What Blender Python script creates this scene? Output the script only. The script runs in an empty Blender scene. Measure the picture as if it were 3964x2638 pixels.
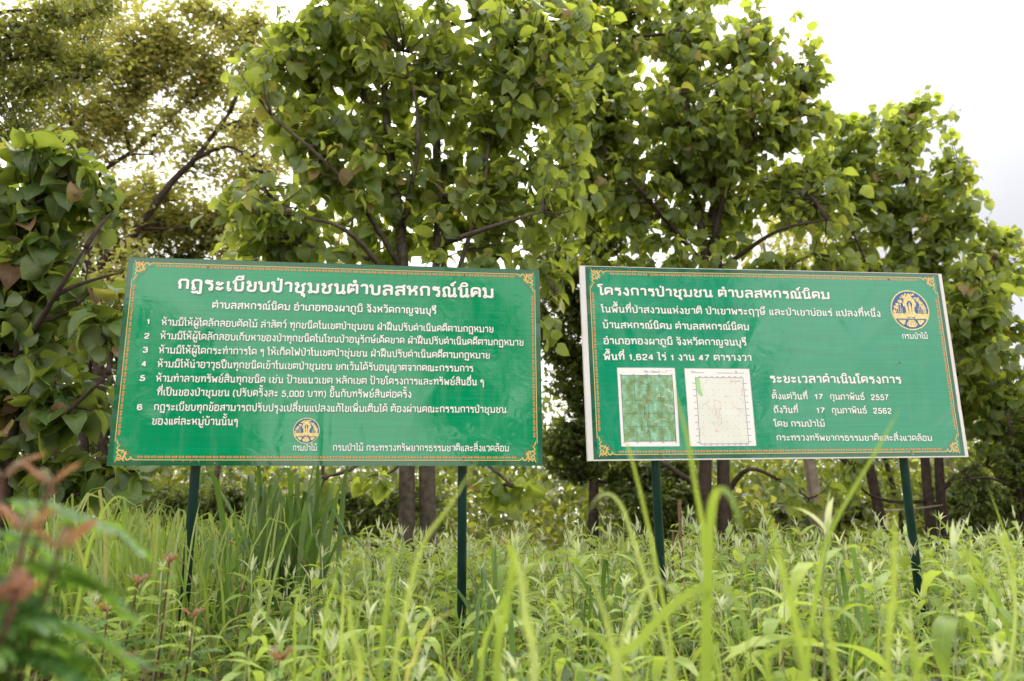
import bpy, math, random
import numpy as np
from mathutils import Matrix, Vector
R = math.radians
sc = bpy.context.scene
col = sc.collection
rng = np.random.default_rng(7)

# ------------------------------------------------------------------ camera
CAMZ = 0.76
PITCH, ROLL = R(13.12), R(-0.51)
F_PX = 28 / 36 * 3964                       # focal length in pixels of the 3964 px wide photograph
cam = bpy.data.objects.new('camera', bpy.data.cameras.new('camera'))
col.objects.link(cam); sc.camera = cam
cam.data.lens = 28; cam.data.sensor_width = 36
cam.data.clip_start = 0.05; cam.data.clip_end = 1000
cam.location = (0, 0, CAMZ)
fw = Vector((0, math.cos(PITCH), math.sin(PITCH)))
up0 = Vector((0, -math.sin(PITCH), math.cos(PITCH))); ri0 = Vector((1, 0, 0))
ri = ri0 * math.cos(ROLL) + up0 * math.sin(ROLL)
up = up0 * math.cos(ROLL) - ri0 * math.sin(ROLL)
cam.rotation_euler = Matrix((ri, up, -fw)).transposed().to_euler()
cam.data.dof.use_dof = True
cam.data.dof.focus_distance = 4.75
cam.data.dof.aperture_fstop = 1.9

def at(px, py, Y):
    """point on the ray through photo pixel (px, py) at ground distance Y"""
    d = ri * ((px - 1982) / F_PX) + up * ((1319 - py) / F_PX) + fw
    return Vector((0, 0, CAMZ)) + d * (Y / d.y)

def to_px(P):
    """(n,3) points -> photo pixels (n,2) and depth"""
    Q = np.asarray(P) - np.array([0, 0, CAMZ])
    z = Q @ np.array(fw); z = np.where(abs(z) < 1e-6, 1e-6, z)
    return 1982 + F_PX * (Q @ np.array(ri)) / z, 1319 - F_PX * (Q @ np.array(up)) / z, z

# ------------------------------------------------------------------ sky and sun
SUN_EL, SUN_AZ = R(58), R(14)               # azimuth measured from +Y towards +X
wd = bpy.data.worlds.new('World'); sc.world = wd; wd.use_nodes = True
nt = wd.node_tree; N = nt.nodes; Lk = nt.links; N.clear()
def node(nt, t, **kw):
    n = nt.nodes.new(t)
    for k, v in kw.items():
        if k.startswith('i_'): n.inputs[int(k[2:])].default_value = v
        else: setattr(n, k, v)
    return n
out = node(nt, 'ShaderNodeOutputWorld'); bg = node(nt, 'ShaderNodeBackground'); bg.inputs[1].default_value = 0.095
sky = node(nt, 'ShaderNodeTexSky', sky_type='NISHITA', sun_disc=False, sun_elevation=SUN_EL, sun_rotation=SUN_AZ)
tc = node(nt, 'ShaderNodeTexCoord')
sd = Vector((math.sin(SUN_AZ) * math.cos(SUN_EL), math.cos(SUN_AZ) * math.cos(SUN_EL), math.sin(SUN_EL)))
dot = node(nt, 'ShaderNodeVectorMath', operation='DOT_PRODUCT'); dot.inputs[1].default_value = sd
Lk.new(tc.outputs['Generated'], dot.inputs[0])
gl = node(nt, 'ShaderNodeMapRange', i_1=0.70, i_2=1.0, i_3=0.0, i_4=1.0); Lk.new(dot.outputs['Value'], gl.inputs[0])
glp = node(nt, 'ShaderNodeMath', operation='POWER', i_1=1.7); Lk.new(gl.outputs[0], glp.inputs[0])
nz = node(nt, 'ShaderNodeTexNoise'); nz.inputs['Scale'].default_value = 1.9; nz.inputs['Detail'].default_value = 5
mp = node(nt, 'ShaderNodeMapping'); mp.inputs['Scale'].default_value = (1, 1, 2.2); mp.inputs['Location'].default_value = (0.35, 0.1, 0.2)
Lk.new(tc.outputs['Generated'], mp.inputs[0]); Lk.new(mp.outputs[0], nz.inputs[0])
cr = node(nt, 'ShaderNodeMapRange', i_1=0.35, i_2=0.65, i_3=0.75, i_4=1.25); Lk.new(nz.outputs[0], cr.inputs[0])
# a greyer, thicker bank of cloud low on the right
bk = node(nt, 'ShaderNodeVectorMath', operation='DOT_PRODUCT'); bk.inputs[1].default_value = Vector((0.54, 0.77, 0.34)).normalized()
Lk.new(tc.outputs['Generated'], bk.inputs[0])
bkr = node(nt, 'ShaderNodeMapRange', i_1=0.88, i_2=0.992, i_3=1.0, i_4=0.47); Lk.new(bk.outputs['Value'], bkr.inputs[0])
CLOUD = 15.0
c1 = node(nt, 'ShaderNodeMath', operation='MULTIPLY', i_1=CLOUD); Lk.new(cr.outputs[0], c1.inputs[0])
c1b = node(nt, 'ShaderNodeMath', operation='MULTIPLY'); c2 = node(nt, 'ShaderNodeMath', operation='MULTIPLY_ADD', i_1=26.0); Lk.new(glp.outputs[0], c2.inputs[0]); Lk.new(c1.outputs[0], c2.inputs[2])
Lk.new(c2.outputs[0], c1b.inputs[0]); Lk.new(bkr.outputs[0], c1b.inputs[1]); c2 = c1b
tn = node(nt, 'ShaderNodeVectorMath', operation='SCALE'); Lk.new(c2.outputs[0], tn.inputs['Scale'])
tw_ = node(nt, 'ShaderNodeMix', data_type='RGBA'); tw_.inputs[6].default_value = (0.96, 0.985, 1.10, 1); tw_.inputs[7].default_value = (1.03, 0.985, 0.93, 1); Lk.new(bkr.outputs[0], tw_.inputs[0]); Lk.new(tw_.outputs[2], tn.inputs[0])
mx = node(nt, 'ShaderNodeMix', data_type='RGBA'); mx.inputs[0].default_value = 0.93
Lk.new(sky.outputs[0], mx.inputs[6]); Lk.new(tn.outputs[0], mx.inputs[7])
Lk.new(mx.outputs[2], bg.inputs[0]); Lk.new(bg.outputs[0], out.inputs[0])

sun = bpy.data.objects.new('sun', bpy.data.lights.new('sun', 'SUN')); col.objects.link(sun)
sun.data.energy = 1.5; sun.data.angle = R(10); sun.data.color = (1, 0.91, 0.74)
sun.rotation_euler = (-sd).to_track_quat('-Z', 'Y').to_euler()
vs = sc.view_settings
vs.view_transform = 'Standard'; vs.look = 'None'; vs.gamma = 1; vs.use_curve_mapping = False; vs.exposure = 0.72
sc.cycles.max_bounces = 8; sc.cycles.transparent_max_bounces = 4; sc.cycles.diffuse_bounces = 4
sc.cycles.transmission_bounces = 4; sc.cycles.caustics_reflective = False; sc.cycles.caustics_refractive = False
sc.render.use_persistent_data = False

# ------------------------------------------------------------------ helpers
def tag(o, label=None, cat=None, group=None, kind=None):
    if label: o['label'] = label
    if cat: o['category'] = cat
    if group: o['group'] = group
    if kind: o['kind'] = kind
    return o
def empty(name, loc=(0, 0, 0), label=None, cat=None, group=None, rz=0):
    o = bpy.data.objects.new(name, None); col.objects.link(o)
    o.location = loc; o.rotation_euler = (0, 0, rz); o.empty_display_size = 0.1
    return tag(o, label, cat, group)
def link(name, me, parent=None):
    o = bpy.data.objects.new(name, me); col.objects.link(o)
    if parent is not None: o.parent = parent
    return o
def mesh_np(name, V, Q, mat=None, uv=None, tint=None, smooth=True):
    """mesh from numpy: V (n,3), Q (m,4) quads (or (m,3) triangles), per-vertex uv and tint"""
    me = bpy.data.meshes.new(name)
    V = np.ascontiguousarray(V, np.float32); Q = np.ascontiguousarray(Q, np.int32); k = Q.shape[1]
    me.vertices.add(len(V)); me.vertices.foreach_set('co', V.ravel())
    me.loops.add(Q.size); me.loops.foreach_set('vertex_index', Q.ravel())
    me.polygons.add(len(Q))
    me.polygons.foreach_set('loop_start', np.arange(0, Q.size, k, dtype=np.int32))
    me.polygons.foreach_set('loop_total', np.full(len(Q), k, np.int32))
    if uv is not None:
        u = me.uv_layers.new(name='UVMap'); u.data.foreach_set('uv', np.ascontiguousarray(np.asarray(uv, np.float32)[Q.ravel()]).ravel())
    if tint is not None:
        a = me.attributes.new('tint', 'FLOAT', 'POINT'); a.data.foreach_set('value', np.ascontiguousarray(tint, np.float32))
    if mat: me.materials.append(mat)
    me.update(calc_edges=True)
    me.polygons.foreach_set('use_smooth', np.full(len(Q), smooth, bool))
    return me

class Acc:
    """collects quads of many pieces into one mesh"""
    def __init__(s): s.V = []; s.Q = []; s.U = []; s.T = []; s.n = 0
    def add(s, V, Q, U=None, T=None):
        V = np.asarray(V, float)
        s.V.append(V); s.Q.append(np.asarray(Q) + s.n); s.n += len(V)
        s.U.append(np.zeros((len(V), 2)) if U is None else U)
        s.T.append(np.zeros(len(V)) if T is None else (np.full(len(V), T) if np.isscalar(T) else T))
    def build(s, name, mat, parent=None, smooth=True):
        me = mesh_np(name, np.concatenate(s.V), np.concatenate(s.Q), mat, np.concatenate(s.U), np.concatenate(s.T), smooth)
        return link(name, me, parent)

def tube(P, rad, n=7):
    """quads of a tapered tube along points P, closed with a small cap ring"""
    P = np.asarray(P, float); m = len(P); rad = np.broadcast_to(np.asarray(rad, float), (m,))
    T = np.gradient(P, axis=0); T /= np.linalg.norm(T, axis=1)[:, None] + 1e-9
    ref = np.array([0., 0, 1]) if abs(T[0, 2]) < .9 else np.array([1., 0, 0])
    V = []
    for i in range(m):
        a = np.cross(T[i], ref); a /= np.linalg.norm(a) + 1e-9; b = np.cross(T[i], a); ref = np.cross(a, T[i])
        th = np.arange(n) * 2 * np.pi / n
        V.append(P[i] + rad[i] * (np.cos(th)[:, None] * a + np.sin(th)[:, None] * b))
    V.append(P[-1] + 0.02 * (V[-1] - P[-1])); V.append(P[0] + 0.02 * (V[0] - P[0]))
    V = np.concatenate(V); Q = []
    rings = [m + 1] + list(range(m)) + [m]
    for a, b in zip(rings[:-1], rings[1:]):
        for j in range(n):
            k = (j + 1) % n; Q.append((a * n + j, a * n + k, b * n + k, b * n + j))
    along = np.repeat(np.concatenate([np.arange(m), [m - 1, 0]]), n) / max(1, m - 1)
    return V, np.array(Q), np.stack([along, np.tile(np.arange(n) / n, m + 2)], -1)

def box(x0, x1, y0, y1, z0, z1):
    V = np.array([(x, y, z) for x in (x0, x1) for y in (y0, y1) for z in (z0, z1)], float)
    Q = np.array([(0, 1, 3, 2), (4, 6, 7, 5), (0, 4, 5, 1), (2, 3, 7, 6), (0, 2, 6, 4), (1, 5, 7, 3)])
    return V, Q

# ------------------------------------------------------------------ materials
def new_mat(name):
    m = bpy.data.materials.new(name); m.use_nodes = True
    nt = m.node_tree; nt.nodes.clear()
    o = node(nt, 'ShaderNodeOutputMaterial'); p = node(nt, 'ShaderNodeBsdfPrincipled')
    nt.links.new(p.outputs[0], o.inputs[0])
    return m, nt, p, o
def plain(name, c, rough=0.6, spec=0.4, noise=0, scale=20, bump=0, bscale=None, c2=None, coat=0):
    m, nt, p, o = new_mat(name)
    p.inputs['Roughness'].default_value = rough; p.inputs['Specular IOR Level'].default_value = spec
    p.inputs['Coat Weight'].default_value = coat
    if noise or bump or c2:
        tc = node(nt, 'ShaderNodeTexCoord'); nz = node(nt, 'ShaderNodeTexNoise'); nz.inputs['Scale'].default_value = scale; nz.inputs['Detail'].default_value = 6
        nt.links.new(tc.outputs['Object'], nz.inputs[0])
        r = node(nt, 'ShaderNodeMapRange', i_1=0.3, i_2=0.7); nt.links.new(nz.outputs[0], r.inputs[0])
        mx = node(nt, 'ShaderNodeMix', data_type='RGBA'); nt.links.new(r.outputs[0], mx.inputs[0])
        a = c2 or tuple(x * (1 + noise) for x in c); b = c if c2 else tuple(x * (1 - noise) for x in c)
        mx.inputs[6].default_value = (*b, 1); mx.inputs[7].default_value = (*a, 1)
        nt.links.new(mx.outputs[2], p.inputs['Base Color'])
        if bump:
            n2 = node(nt, 'ShaderNodeTexNoise'); n2.inputs['Scale'].default_value = bscale or scale * 3; n2.inputs['Detail'].default_value = 8
            nt.links.new(tc.outputs['Object'], n2.inputs[0])
            bm = node(nt, 'ShaderNodeBump'); bm.inputs['Strength'].default_value = bump; bm.inputs['Distance'].default_value = 0.02
            nt.links.new(n2.outputs[0], bm.inputs['Height']); nt.links.new(bm.outputs[0], p.inputs['Normal'])
    else: p.inputs['Base Color'].default_value = (*c, 1)
    return m

def leaf_mat(name, cols, under, trans, tw=0.4, rough=0.42, spec=0.45, vein=0.25, veins=14.0, odd=None, odd_share=0.0):
    """a leaf: colour varies from leaf to leaf, paler underside, light passes through, veins drawn along the uv"""
    m, nt, p, o = new_mat(name); L = nt.links.new
    at_ = node(nt, 'ShaderNodeAttribute', attribute_name='tint'); oi = node(nt, 'ShaderNodeObjectInfo')
    s = node(nt, 'ShaderNodeMath', operation='ADD'); L(at_.outputs['Fac'], s.inputs[0]); L(oi.outputs['Random'], s.inputs[1])
    fr = node(nt, 'ShaderNodeMath', operation='FRACT'); L(s.outputs[0], fr.inputs[0])
    ramp = node(nt, 'ShaderNodeValToRGB'); els = ramp.color_ramp.elements
    k = len(cols)
    els[0].position = 0; els[0].color = (*cols[0], 1); els[1].position = 1 - odd_share if odd else 1; els[1].color = (*cols[-1], 1)
    for i in range(1, k - 1):
        e = els.new(i / (k - 1) * (1 - odd_share)); e.color = (*cols[i], 1)
    if odd:
        e = els.new(1 - odd_share + 0.004); e.color = (*odd, 1)
    L(fr.outputs[0], ramp.inputs[0])
    uv = node(nt, 'ShaderNodeUVMap'); sx = node(nt, 'ShaderNodeSeparateXYZ'); L(uv.outputs[0], sx.inputs[0])
    ab = node(nt, 'ShaderNodeMath', operation='SUBTRACT', i_1=0.5); L(sx.outputs[1], ab.inputs[0])
    av = node(nt, 'ShaderNodeMath', operation='ABSOLUTE'); L(ab.outputs[0], av.inputs[0])
    mid = node(nt, 'ShaderNodeMapRange', i_1=0.0, i_2=0.05, i_3=1.0, i_4=0.0); L(av.outputs[0], mid.inputs[0])
    t = node(nt, 'ShaderNodeMath', operation='MULTIPLY_ADD', i_1=-1.1); L(av.outputs[0], t.inputs[0]); L(sx.outputs[0], t.inputs[2])
    t2 = node(nt, 'ShaderNodeMath', operation='MULTIPLY', i_1=veins * 2 * math.pi); L(t.outputs[0], t2.inputs[0])
    sn = node(nt, 'ShaderNodeMath', operation='SINE'); L(t2.outputs[0], sn.inputs[0])
    sv = node(nt, 'ShaderNodeMapRange', i_1=0.75, i_2=1.0, i_3=0.0, i_4=0.6); L(sn.outputs[0], sv.inputs[0])
    vv = node(nt, 'ShaderNodeMath', operation='MAXIMUM'); L(mid.outputs[0], vv.inputs[0]); L(sv.outputs[0], vv.inputs[1])
    vf = node(nt, 'ShaderNodeMath', operation='MULTIPLY', i_1=vein); L(vv.outputs[0], vf.inputs[0])
    tc = node(nt, 'ShaderNodeTexCoord'); nz = node(nt, 'ShaderNodeTexNoise'); nz.inputs['Scale'].default_value = 9; nz.inputs['Detail'].default_value = 4
    L(tc.outputs['Object'], nz.inputs[0])
    nr = node(nt, 'ShaderNodeMapRange', i_1=0.3, i_2=0.7, i_3=0.78, i_4=1.22); L(nz.outputs[0], nr.inputs[0])
    hs = node(nt, 'ShaderNodeHueSaturation'); L(nr.outputs[0], hs.inputs['Value']); L(ramp.outputs[0], hs.inputs['Color'])
    veinc = node(nt, 'ShaderNodeMix', data_type='RGBA'); L(vf.outputs[0], veinc.inputs[0]); L(hs.outputs[0], veinc.inputs[6])
    veinc.inputs[7].default_value = (min(1, under[0] * 1.5), min(1, under[1] * 1.4), under[2] * 1.2, 1)
    geo = node(nt, 'ShaderNodeNewGeometry')
    um = node(nt, 'ShaderNodeMix', data_type='RGBA'); L(ramp.outputs[0], um.inputs[6]); um.inputs[7].default_value = (*under, 1); um.inputs[0].default_value = 0.6
    side = node(nt, 'ShaderNodeMix', data_type='RGBA'); L(geo.outputs['Backfacing'], side.inputs[0]); L(veinc.outputs[2], side.inputs[6]); L(um.outputs[2], side.inputs[7])
    L(side.outputs[2], p.inputs['Base Color'])
    p.inputs['Roughness'].default_value = rough; p.inputs['Specular IOR Level'].default_value = spec
    bm = node(nt, 'ShaderNodeBump'); bm.inputs['Strength'].default_value = 0.35; bm.inputs['Distance'].default_value = 0.004
    L(vv.outputs[0], bm.inputs['Height']); bm.invert = True; L(bm.outputs[0], p.inputs['Normal'])
    tr = node(nt, 'ShaderNodeBsdfTranslucent')
    tm = node(nt, 'ShaderNodeMix', data_type='RGBA'); tm.inputs[0].default_value = 0.55; L(ramp.outputs[0], tm.inputs[6]); tm.inputs[7].default_value = (*trans, 1)
    th = node(nt, 'ShaderNodeHueSaturation'); th.inputs['Value'].default_value = 1.5; L(tm.outputs[2], th.inputs['Color']); L(th.outputs[0], tr.inputs[0])
    ms = node(nt, 'ShaderNodeMixShader'); ms.inputs[0].default_value = tw
    L(p.outputs[0], ms.inputs[1]); L(tr.outputs[0], ms.inputs[2]); L(ms.outputs[0], o.inputs[0])
    return m
# ------------------------------------------------------------------ lettering: a looped Thai alphabet drawn as strokes
# a glyph is (width, [strokes]); a stroke is a list of centre-line points, ('o', x, y, r) is a small loop
def S(t): return [tuple(map(float, p.split(','))) for p in t.split()]
def G(w, *st): return (w, [s if isinstance(s, tuple) else S(s) for s in st])
def o(x, y, r=0.105): return ('o', x, y, r)
ARCH = '.08,.5 0,.68 .1,1 .6,1 .6,0'
GL = {
'ก': G(.6, '.08,0 ' + ARCH), 'ข': G(.55, o(.1, .85), '.2,.85 .22,.6 .08,.48 .08,0 .55,0 .55,1'),
'ค': G(.6, o(.3, .5), '.22,.42 .02,0 .0,.5 .02,1 .6,1 .6,0'), 'ต': G(.64, o(.3, .45), '.22,.38 .02,0 .0,.5 .02,1 .2,1 .32,.84 .44,1 .64,1 .64,0'),
'ด': G(.6, o(.3, .42), '.22,.34 .02,0 .0,.5 .02,1 .6,1 .6,0'), 'ง': G(.42, o(.27, .88), '.38,.86 .42,.5 .42,0 .28,0 0,.42'),
'จ': G(.5, '0,.8 .1,1 .5,1 .5,0 .3,0 .28,.3', o(.2, .42)), 'ช': G(.66, o(.1, .85), '.2,.85 .22,.6 .08,.48 .08,0 .58,0 .58,.62 .48,.76 .74,1'),
'ซ': G(.7, o(.05, .82), '.14,.8 .22,.92 .28,.6 .12,.48 .12,0 .62,0 .62,.62 .5,.76 .76,1'),
'ฎ': G(.6, o(.12, .1), '.08,.2 ' + '.08,.5 0,.68 .1,1 .6,1 .6,-.42 .42,-.42 .34,-.22 .16,-.42 .0,-.22'),
'ญ': G(.86, o(.1, .1), '.08,.2 .08,.5 0,.68 .1,1 .44,1 .44,0 .86,0 .86,1', '.42,-.22 .5,-.42 .86,-.42 .86,-.2'),
'ณ': G(.9, o(.1, .1), '.08,.2 .08,.5 0,.68 .1,1 .44,1 .44,0 .6,0 .84,.24', '.84,1 .84,.2', o(.88, .1)),
'ถ': G(.6, o(.18, .1), '.08,.15 ' + ARCH), 'ภ': G(.64, o(.02, .1), '.12,.12 .1,.5 .02,.68 .12,1 .64,1 .64,0'),
'ท': G(.62, o(.04, .88), '.13,.8 .13,0', '.13,.5 .36,1 .62,1 .62,0'), 'ธ': G(.58, '.56,.98 .3,1 .02,1 .02,.66 .58,.66 .58,0 .06,0 .06,.42'),
'น': G(.62, o(.04, .88), '.13,.8 .13,0 .3,0 .56,.24', '.56,1 .56,.2', o(.6, .1)), 'บ': G(.6, o(.02, .88), '.11,.8 .11,0 .6,0 .6,1'),
'ป': G(.6, o(.02, .88), '.11,.8 .11,0 .6,0 .6,1.42'), 'ผ': G(.62, o(.17, .88), '.06,.84 .06,0 .1,0 .34,.5 .58,0 .62,0 .62,1'),
'ฝ': G(.62, o(.17, .88), '.06,.84 .06,0 .1,0 .34,.5 .58,0 .62,0 .62,1.42'), 'พ': G(.68, o(.02, .88), '.11,.82 .13,0 .18,0 .38,.78 .56,0 .62,0 .68,1'),
'ฟ': G(.68, o(.02, .88), '.11,.82 .13,0 .18,0 .38,.78 .56,0 .62,0 .68,1.42'), 'ม': G(.64, o(.04, .88), '.13,.8 .13,.15', o(.1, .1), '.2,.12 .64,.0', '.64,0 .64,1'),
'ย': G(.58, o(.1, .86), '.2,.82 .2,.6 .34,.54', '.3,.56 .08,.5 .08,0 .58,0 .58,1'), 'ร': G(.46, '.5,.98 .32,.9 .06,1.02 .02,.72 .46,.7 .46,.18', o(.38, .1)),
'ล': G(.6, '.02,.8 .08,1 .6,1 .6,0', '.6,.52 .22,.6 .04,.4 .04,.15', o(.12, .1)), 'ว': G(.46, '0,.8 .06,1 .46,1 .46,.15', o(.38, .1)),
'ส': G(.6, '.02,.72 .08,.92 .6,.92 .6,0', '.6,.48 .22,.56 .04,.36 .04,.15', o(.12, .1), '.42,.9 .7,1.12'),
'ษ': G(.66, o(.02, .88), '.11,.8 .11,0 .6,0 .6,1', o(.36, .48), '.44,.44 .74,.6'), 'ห': G(.62, o(.04, .88), '.13,.8 .13,0', '.13,.34 .5,.76', o(.56, .87), '.34,.56 .6,.5 .6,0'),
'อ': G(.58, o(.15, .6), '.05,.58 .0,0 .58,0 .58,1 .0,1 .0,.84'), 'ฤ': G(.6, o(.18, .1), '.08,.15 .08,.5 0,.68 .1,1 .6,1 .6,-.45'), 'ๅ': G(.38, '0,.8 .06,1 .38,1 .38,-.45'),
'ะ': G(.44, o(.09, .74, .09), '.12,.62 .28,.62 .44,.86', o(.09, .2, .09), '.12,.08 .28,.08 .44,.32'), 'า': G(.4, '0,.8 .06,1 .4,1 .4,0'),
'เ': G(.16, '.05,1 .05,.15', o(.14, .1)), 'แ': G(.5, '.05,1 .05,.15', o(.14, .1), '.39,1 .39,.15', o(.48, .1)),
'โ': G(.2, o(.2, .1), '.11,.15 .11,1.15 -.12,1.24 -.12,1.45 .3,1.48'), 'ใ': G(.2, o(.2, .1), '.11,.15 .11,1.12 -.06,1.2 -.06,1.48 .2,1.48', o(.1, 1.34, .08)),
'ไ': G(.2, o(.2, .1), '.11,.15 .11,1.2 .18,1.42 .02,1.36 -.14,1.5'), 'ๆ': G(.42, o(.14, .66), '.03,.66 .03,1 .42,1 .42,-.42'),
'0': G(.5, '.25,0 0,0 0,1 .5,1 .5,0 .25,0'), '1': G(.3, '0,.76 .2,.8 .24,1', '.24,1 .24,0'), '2': G(.5, '.02,.7 .04,1 .5,1 .5,.6 .02,.2 .02,0', '.0,0 .52,0'),
'4': G(.54, '.54,.27 0,.27', '0,.27 .38,1', '.4,1 .4,0'), '5': G(.5, '.48,1 .1,1', '.1,1 .04,.52 .5,.66 .5,0 0,0 0,.24'), '6': G(.5, '.48,.8 .4,1 0,1 0,0 .5,0 .5,.6 .0,.56'),
'7': G(.5, '0,1 .52,1', '.52,1 .18,.4 .14,0'), '3': G(.5, '.02,.76 .06,1 .48,1 .48,.54 .2,.54', '.2,.54 .5,.54 .5,0 0,0 0,.24'), ',': G(.1, '.06,.05 .06,-.06 0,-.2'),
'(': G(.2, '.22,1.15 0,.8 0,.1 .22,-.25'), ')': G(.2, '0,1.15 .22,.8 .22,.1 0,-.25'), ' ': G(.42), }
# marks above (drawn left of the stem at x = 0) and below
MK = {'ิ': ['-.5,1.2 -.42,1.54 -.08,1.54 0,1.2 -.5,1.2'], 'ี': ['-.5,1.2 -.42,1.54 -.08,1.54 0,1.2 -.5,1.2', '0,1.22 0,1.68'],
'ึ': ['-.5,1.2 -.42,1.54 -.08,1.54 0,1.2 -.5,1.2', o(.0, 1.47, .075)], 'ื': ['-.5,1.2 -.42,1.54 -.08,1.54 0,1.2 -.5,1.2', '0,1.22 0,1.68', '-.17,1.3 -.17,1.6'],
'ั': [o(-.4, 1.4, .085), '-.38,1.28 -.1,1.24 .02,1.52'], '็': ['-.46,1.2 -.5,1.48 -.25,1.38 -.05,1.48 .04,1.6', o(-.28, 1.24, .07)],
'์': [o(-.22, 1.32, .085), '-.22,1.42 -.1,1.52 .04,1.68'], '่': ['-.02,1.22 -.02,1.52'], '้': [o(-.34, 1.48, .07), '-.3,1.38 -.2,1.22 .04,1.56'],
'ํ': [o(-.16, 1.36, .11)], 'ุ': [o(-.1, -.24, .075), '0,-.22 0,-.55'], 'ู': [o(-.38, -.24, .075), '-.3,-.26 -.3,-.5 0,-.5 0,-.2']}
MK = {k: [s if isinstance(s, tuple) else S(s) for s in v] for k, v in MK.items()}
TONE = '่้์'; UPPER = 'ิีึืั็ํ'; LOWER = 'ุู'

def round_line(P, r=0.2, n=4):
    P = [np.array(p, float) for p in P]
    if len(P) < 3: return np.array(P)
    outp = [P[0]]
    closed = np.allclose(P[0], P[-1])
    for i in range(1, len(P) - 1):
        a, b, c = P[i - 1], P[i], P[i + 1]
        la, lc = np.linalg.norm(a - b), np.linalg.norm(c - b)
        rr = min(r, la * .48, lc * .48)
        p0 = b + (a - b) / max(la, 1e-6) * rr; p1 = b + (c - b) / max(lc, 1e-6) * rr
        for t in np.linspace(0, 1, n + 1): outp.append((1 - t) ** 2 * p0 + 2 * t * (1 - t) * b + t * t * p1)
    outp.append(P[-1])
    return np.array(outp)
def ribbon(P, hw):
    """mitred ribbon: vertices (2n,2) and quads"""
    P = np.asarray(P, float)
    keep = [0] + [i for i in range(1, len(P)) if np.linalg.norm(P[i] - P[i - 1]) > 1e-5]; P = P[keep]
    D = np.diff(P, axis=0); D /= np.linalg.norm(D, axis=1)[:, None]
    closed = np.allclose(P[0], P[-1], atol=1e-4) and len(P) > 3
    Nn = np.stack([-D[:, 1], D[:, 0]], -1); M = np.zeros_like(P)
    M[0] = Nn[0]; M[-1] = Nn[-1]
    if closed: a = Nn[0] + Nn[-1]; M[0] = M[-1] = a / max(.35, (a @ a) / 2) 
    for i in range(1, len(P) - 1):
        a = Nn[i - 1] + Nn[i]; M[i] = a / max(.7, (a @ a) / 2)
    hw = np.broadcast_to(np.asarray(hw, float), (len(P),))[:, None]
    V = np.concatenate([P + M * hw, P - M * hw]); n = len(P)
    Q = np.array([(i, i + 1, n + i + 1, n + i) for i in range(n - 1)])
    return V, Q[:, ::-1]
def circ(x, y, r, n=10):
    t = np.linspace(0, 2 * np.pi, n + 1); return np.stack([x + r * np.cos(t), y + r * np.sin(t)], -1)
def text_strokes(txt, sw):
    """strokes of a line of text, centre lines in units of the consonant height, and the total width"""
    hw = sw / 2; sy = 1 - sw; X = 0.0; st = []; px = 0; tall = False; lvl = 0
    def put(s, x0, dy=0, mark=False):
        if isinstance(s, tuple):
            _, x, y, r = s; r2 = hw * (1.12 if not mark else 1.0); k = .62
            yy = hw + (y + dy) * sy
            if not mark: yy = r2 + hw * k if y < .2 else (1 - r2 - hw * k if y > .8 else yy)
            st.append((circ(x0 + x, yy, r2, 10), hw * k))
        else: st.append((round_line([(x0 + x, hw + (y + dy) * sy) for x, y in s]), hw * (.8 if mark else 1)))
    for ch in txt:
        if ch in MK:
            dx = -.2 if tall and ch not in LOWER else 0
            dy = 0
            if ch in TONE and lvl: dy = .46
            if ch == 'ั' or ch in 'ิีึื็': lvl = 1
            for s in MK[ch]: put(s, px + dx, dy, True)
        elif ch == 'ำ':
            for s in MK['ํ']: put(s, px - .02, 0, True)
            for s in GL['า'][1]: put(s, X)
            px = X + .4; X = px + sw + .12; lvl = 0; tall = False
        else:
            w, ss = GL[ch]
            for s in ss: put(s, X)
            px = X + w; lvl = 0; tall = ch in 'ปฝฟ'
            X = px + (0 if ch == ' ' else sw + .13)
    return st, px + hw, -hw
# ------------------------------------------------------------------ the two sign boards
GOLD = plain('printed_gold', (0.78, 0.46, 0.14), 0.35, 0.5)
REDB = plain('printed_red', (0.72, 0.16, 0.07), 0.35, 0.5)
WHITEP = plain('printed_white', (0.86, 0.85, 0.88), 0.3, 0.6)
SHADE = plain('printed_grey_shadow', (0.045, 0.17, 0.10), 0.35, 0.5)
BLUEP = plain('printed_blue', (0.008, 0.10, 0.30), 0.3, 0.5)
CREAM = plain('printed_pale_gold', (0.80, 0.64, 0.27), 0.35, 0.5, noise=0.25, scale=90)
MAROON = plain('printed_maroon', (0.28, 0.06, 0.06), 0.4, 0.5)
INK = plain('printed_ink', (0.05, 0.06, 0.12), 0.4, 0.5)
LILAC = plain('printed_thin_grey', (0.42, 0.40, 0.47), 0.4, 0.5)
POSTM = plain('painted_steel_green', (0.003, 0.030, 0.034), 0.32, 0.5, noise=0.25, scale=14, bump=0.05, coat=0.2)
EDGEM = plain('white_sheet_edge', (0.72, 0.71, 0.72), 0.4, 0.5, noise=0.04, scale=4)
BACKM = plain('galvanised_back', (0.35, 0.36, 0.36), 0.45, 0.5, noise=0.15, scale=6)
RUST = plain('rust_and_glue', (0.20, 0.12, 0.08), 0.9, 0.2, c2=(0.55, 0.5, 0.45), scale=120)

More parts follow.
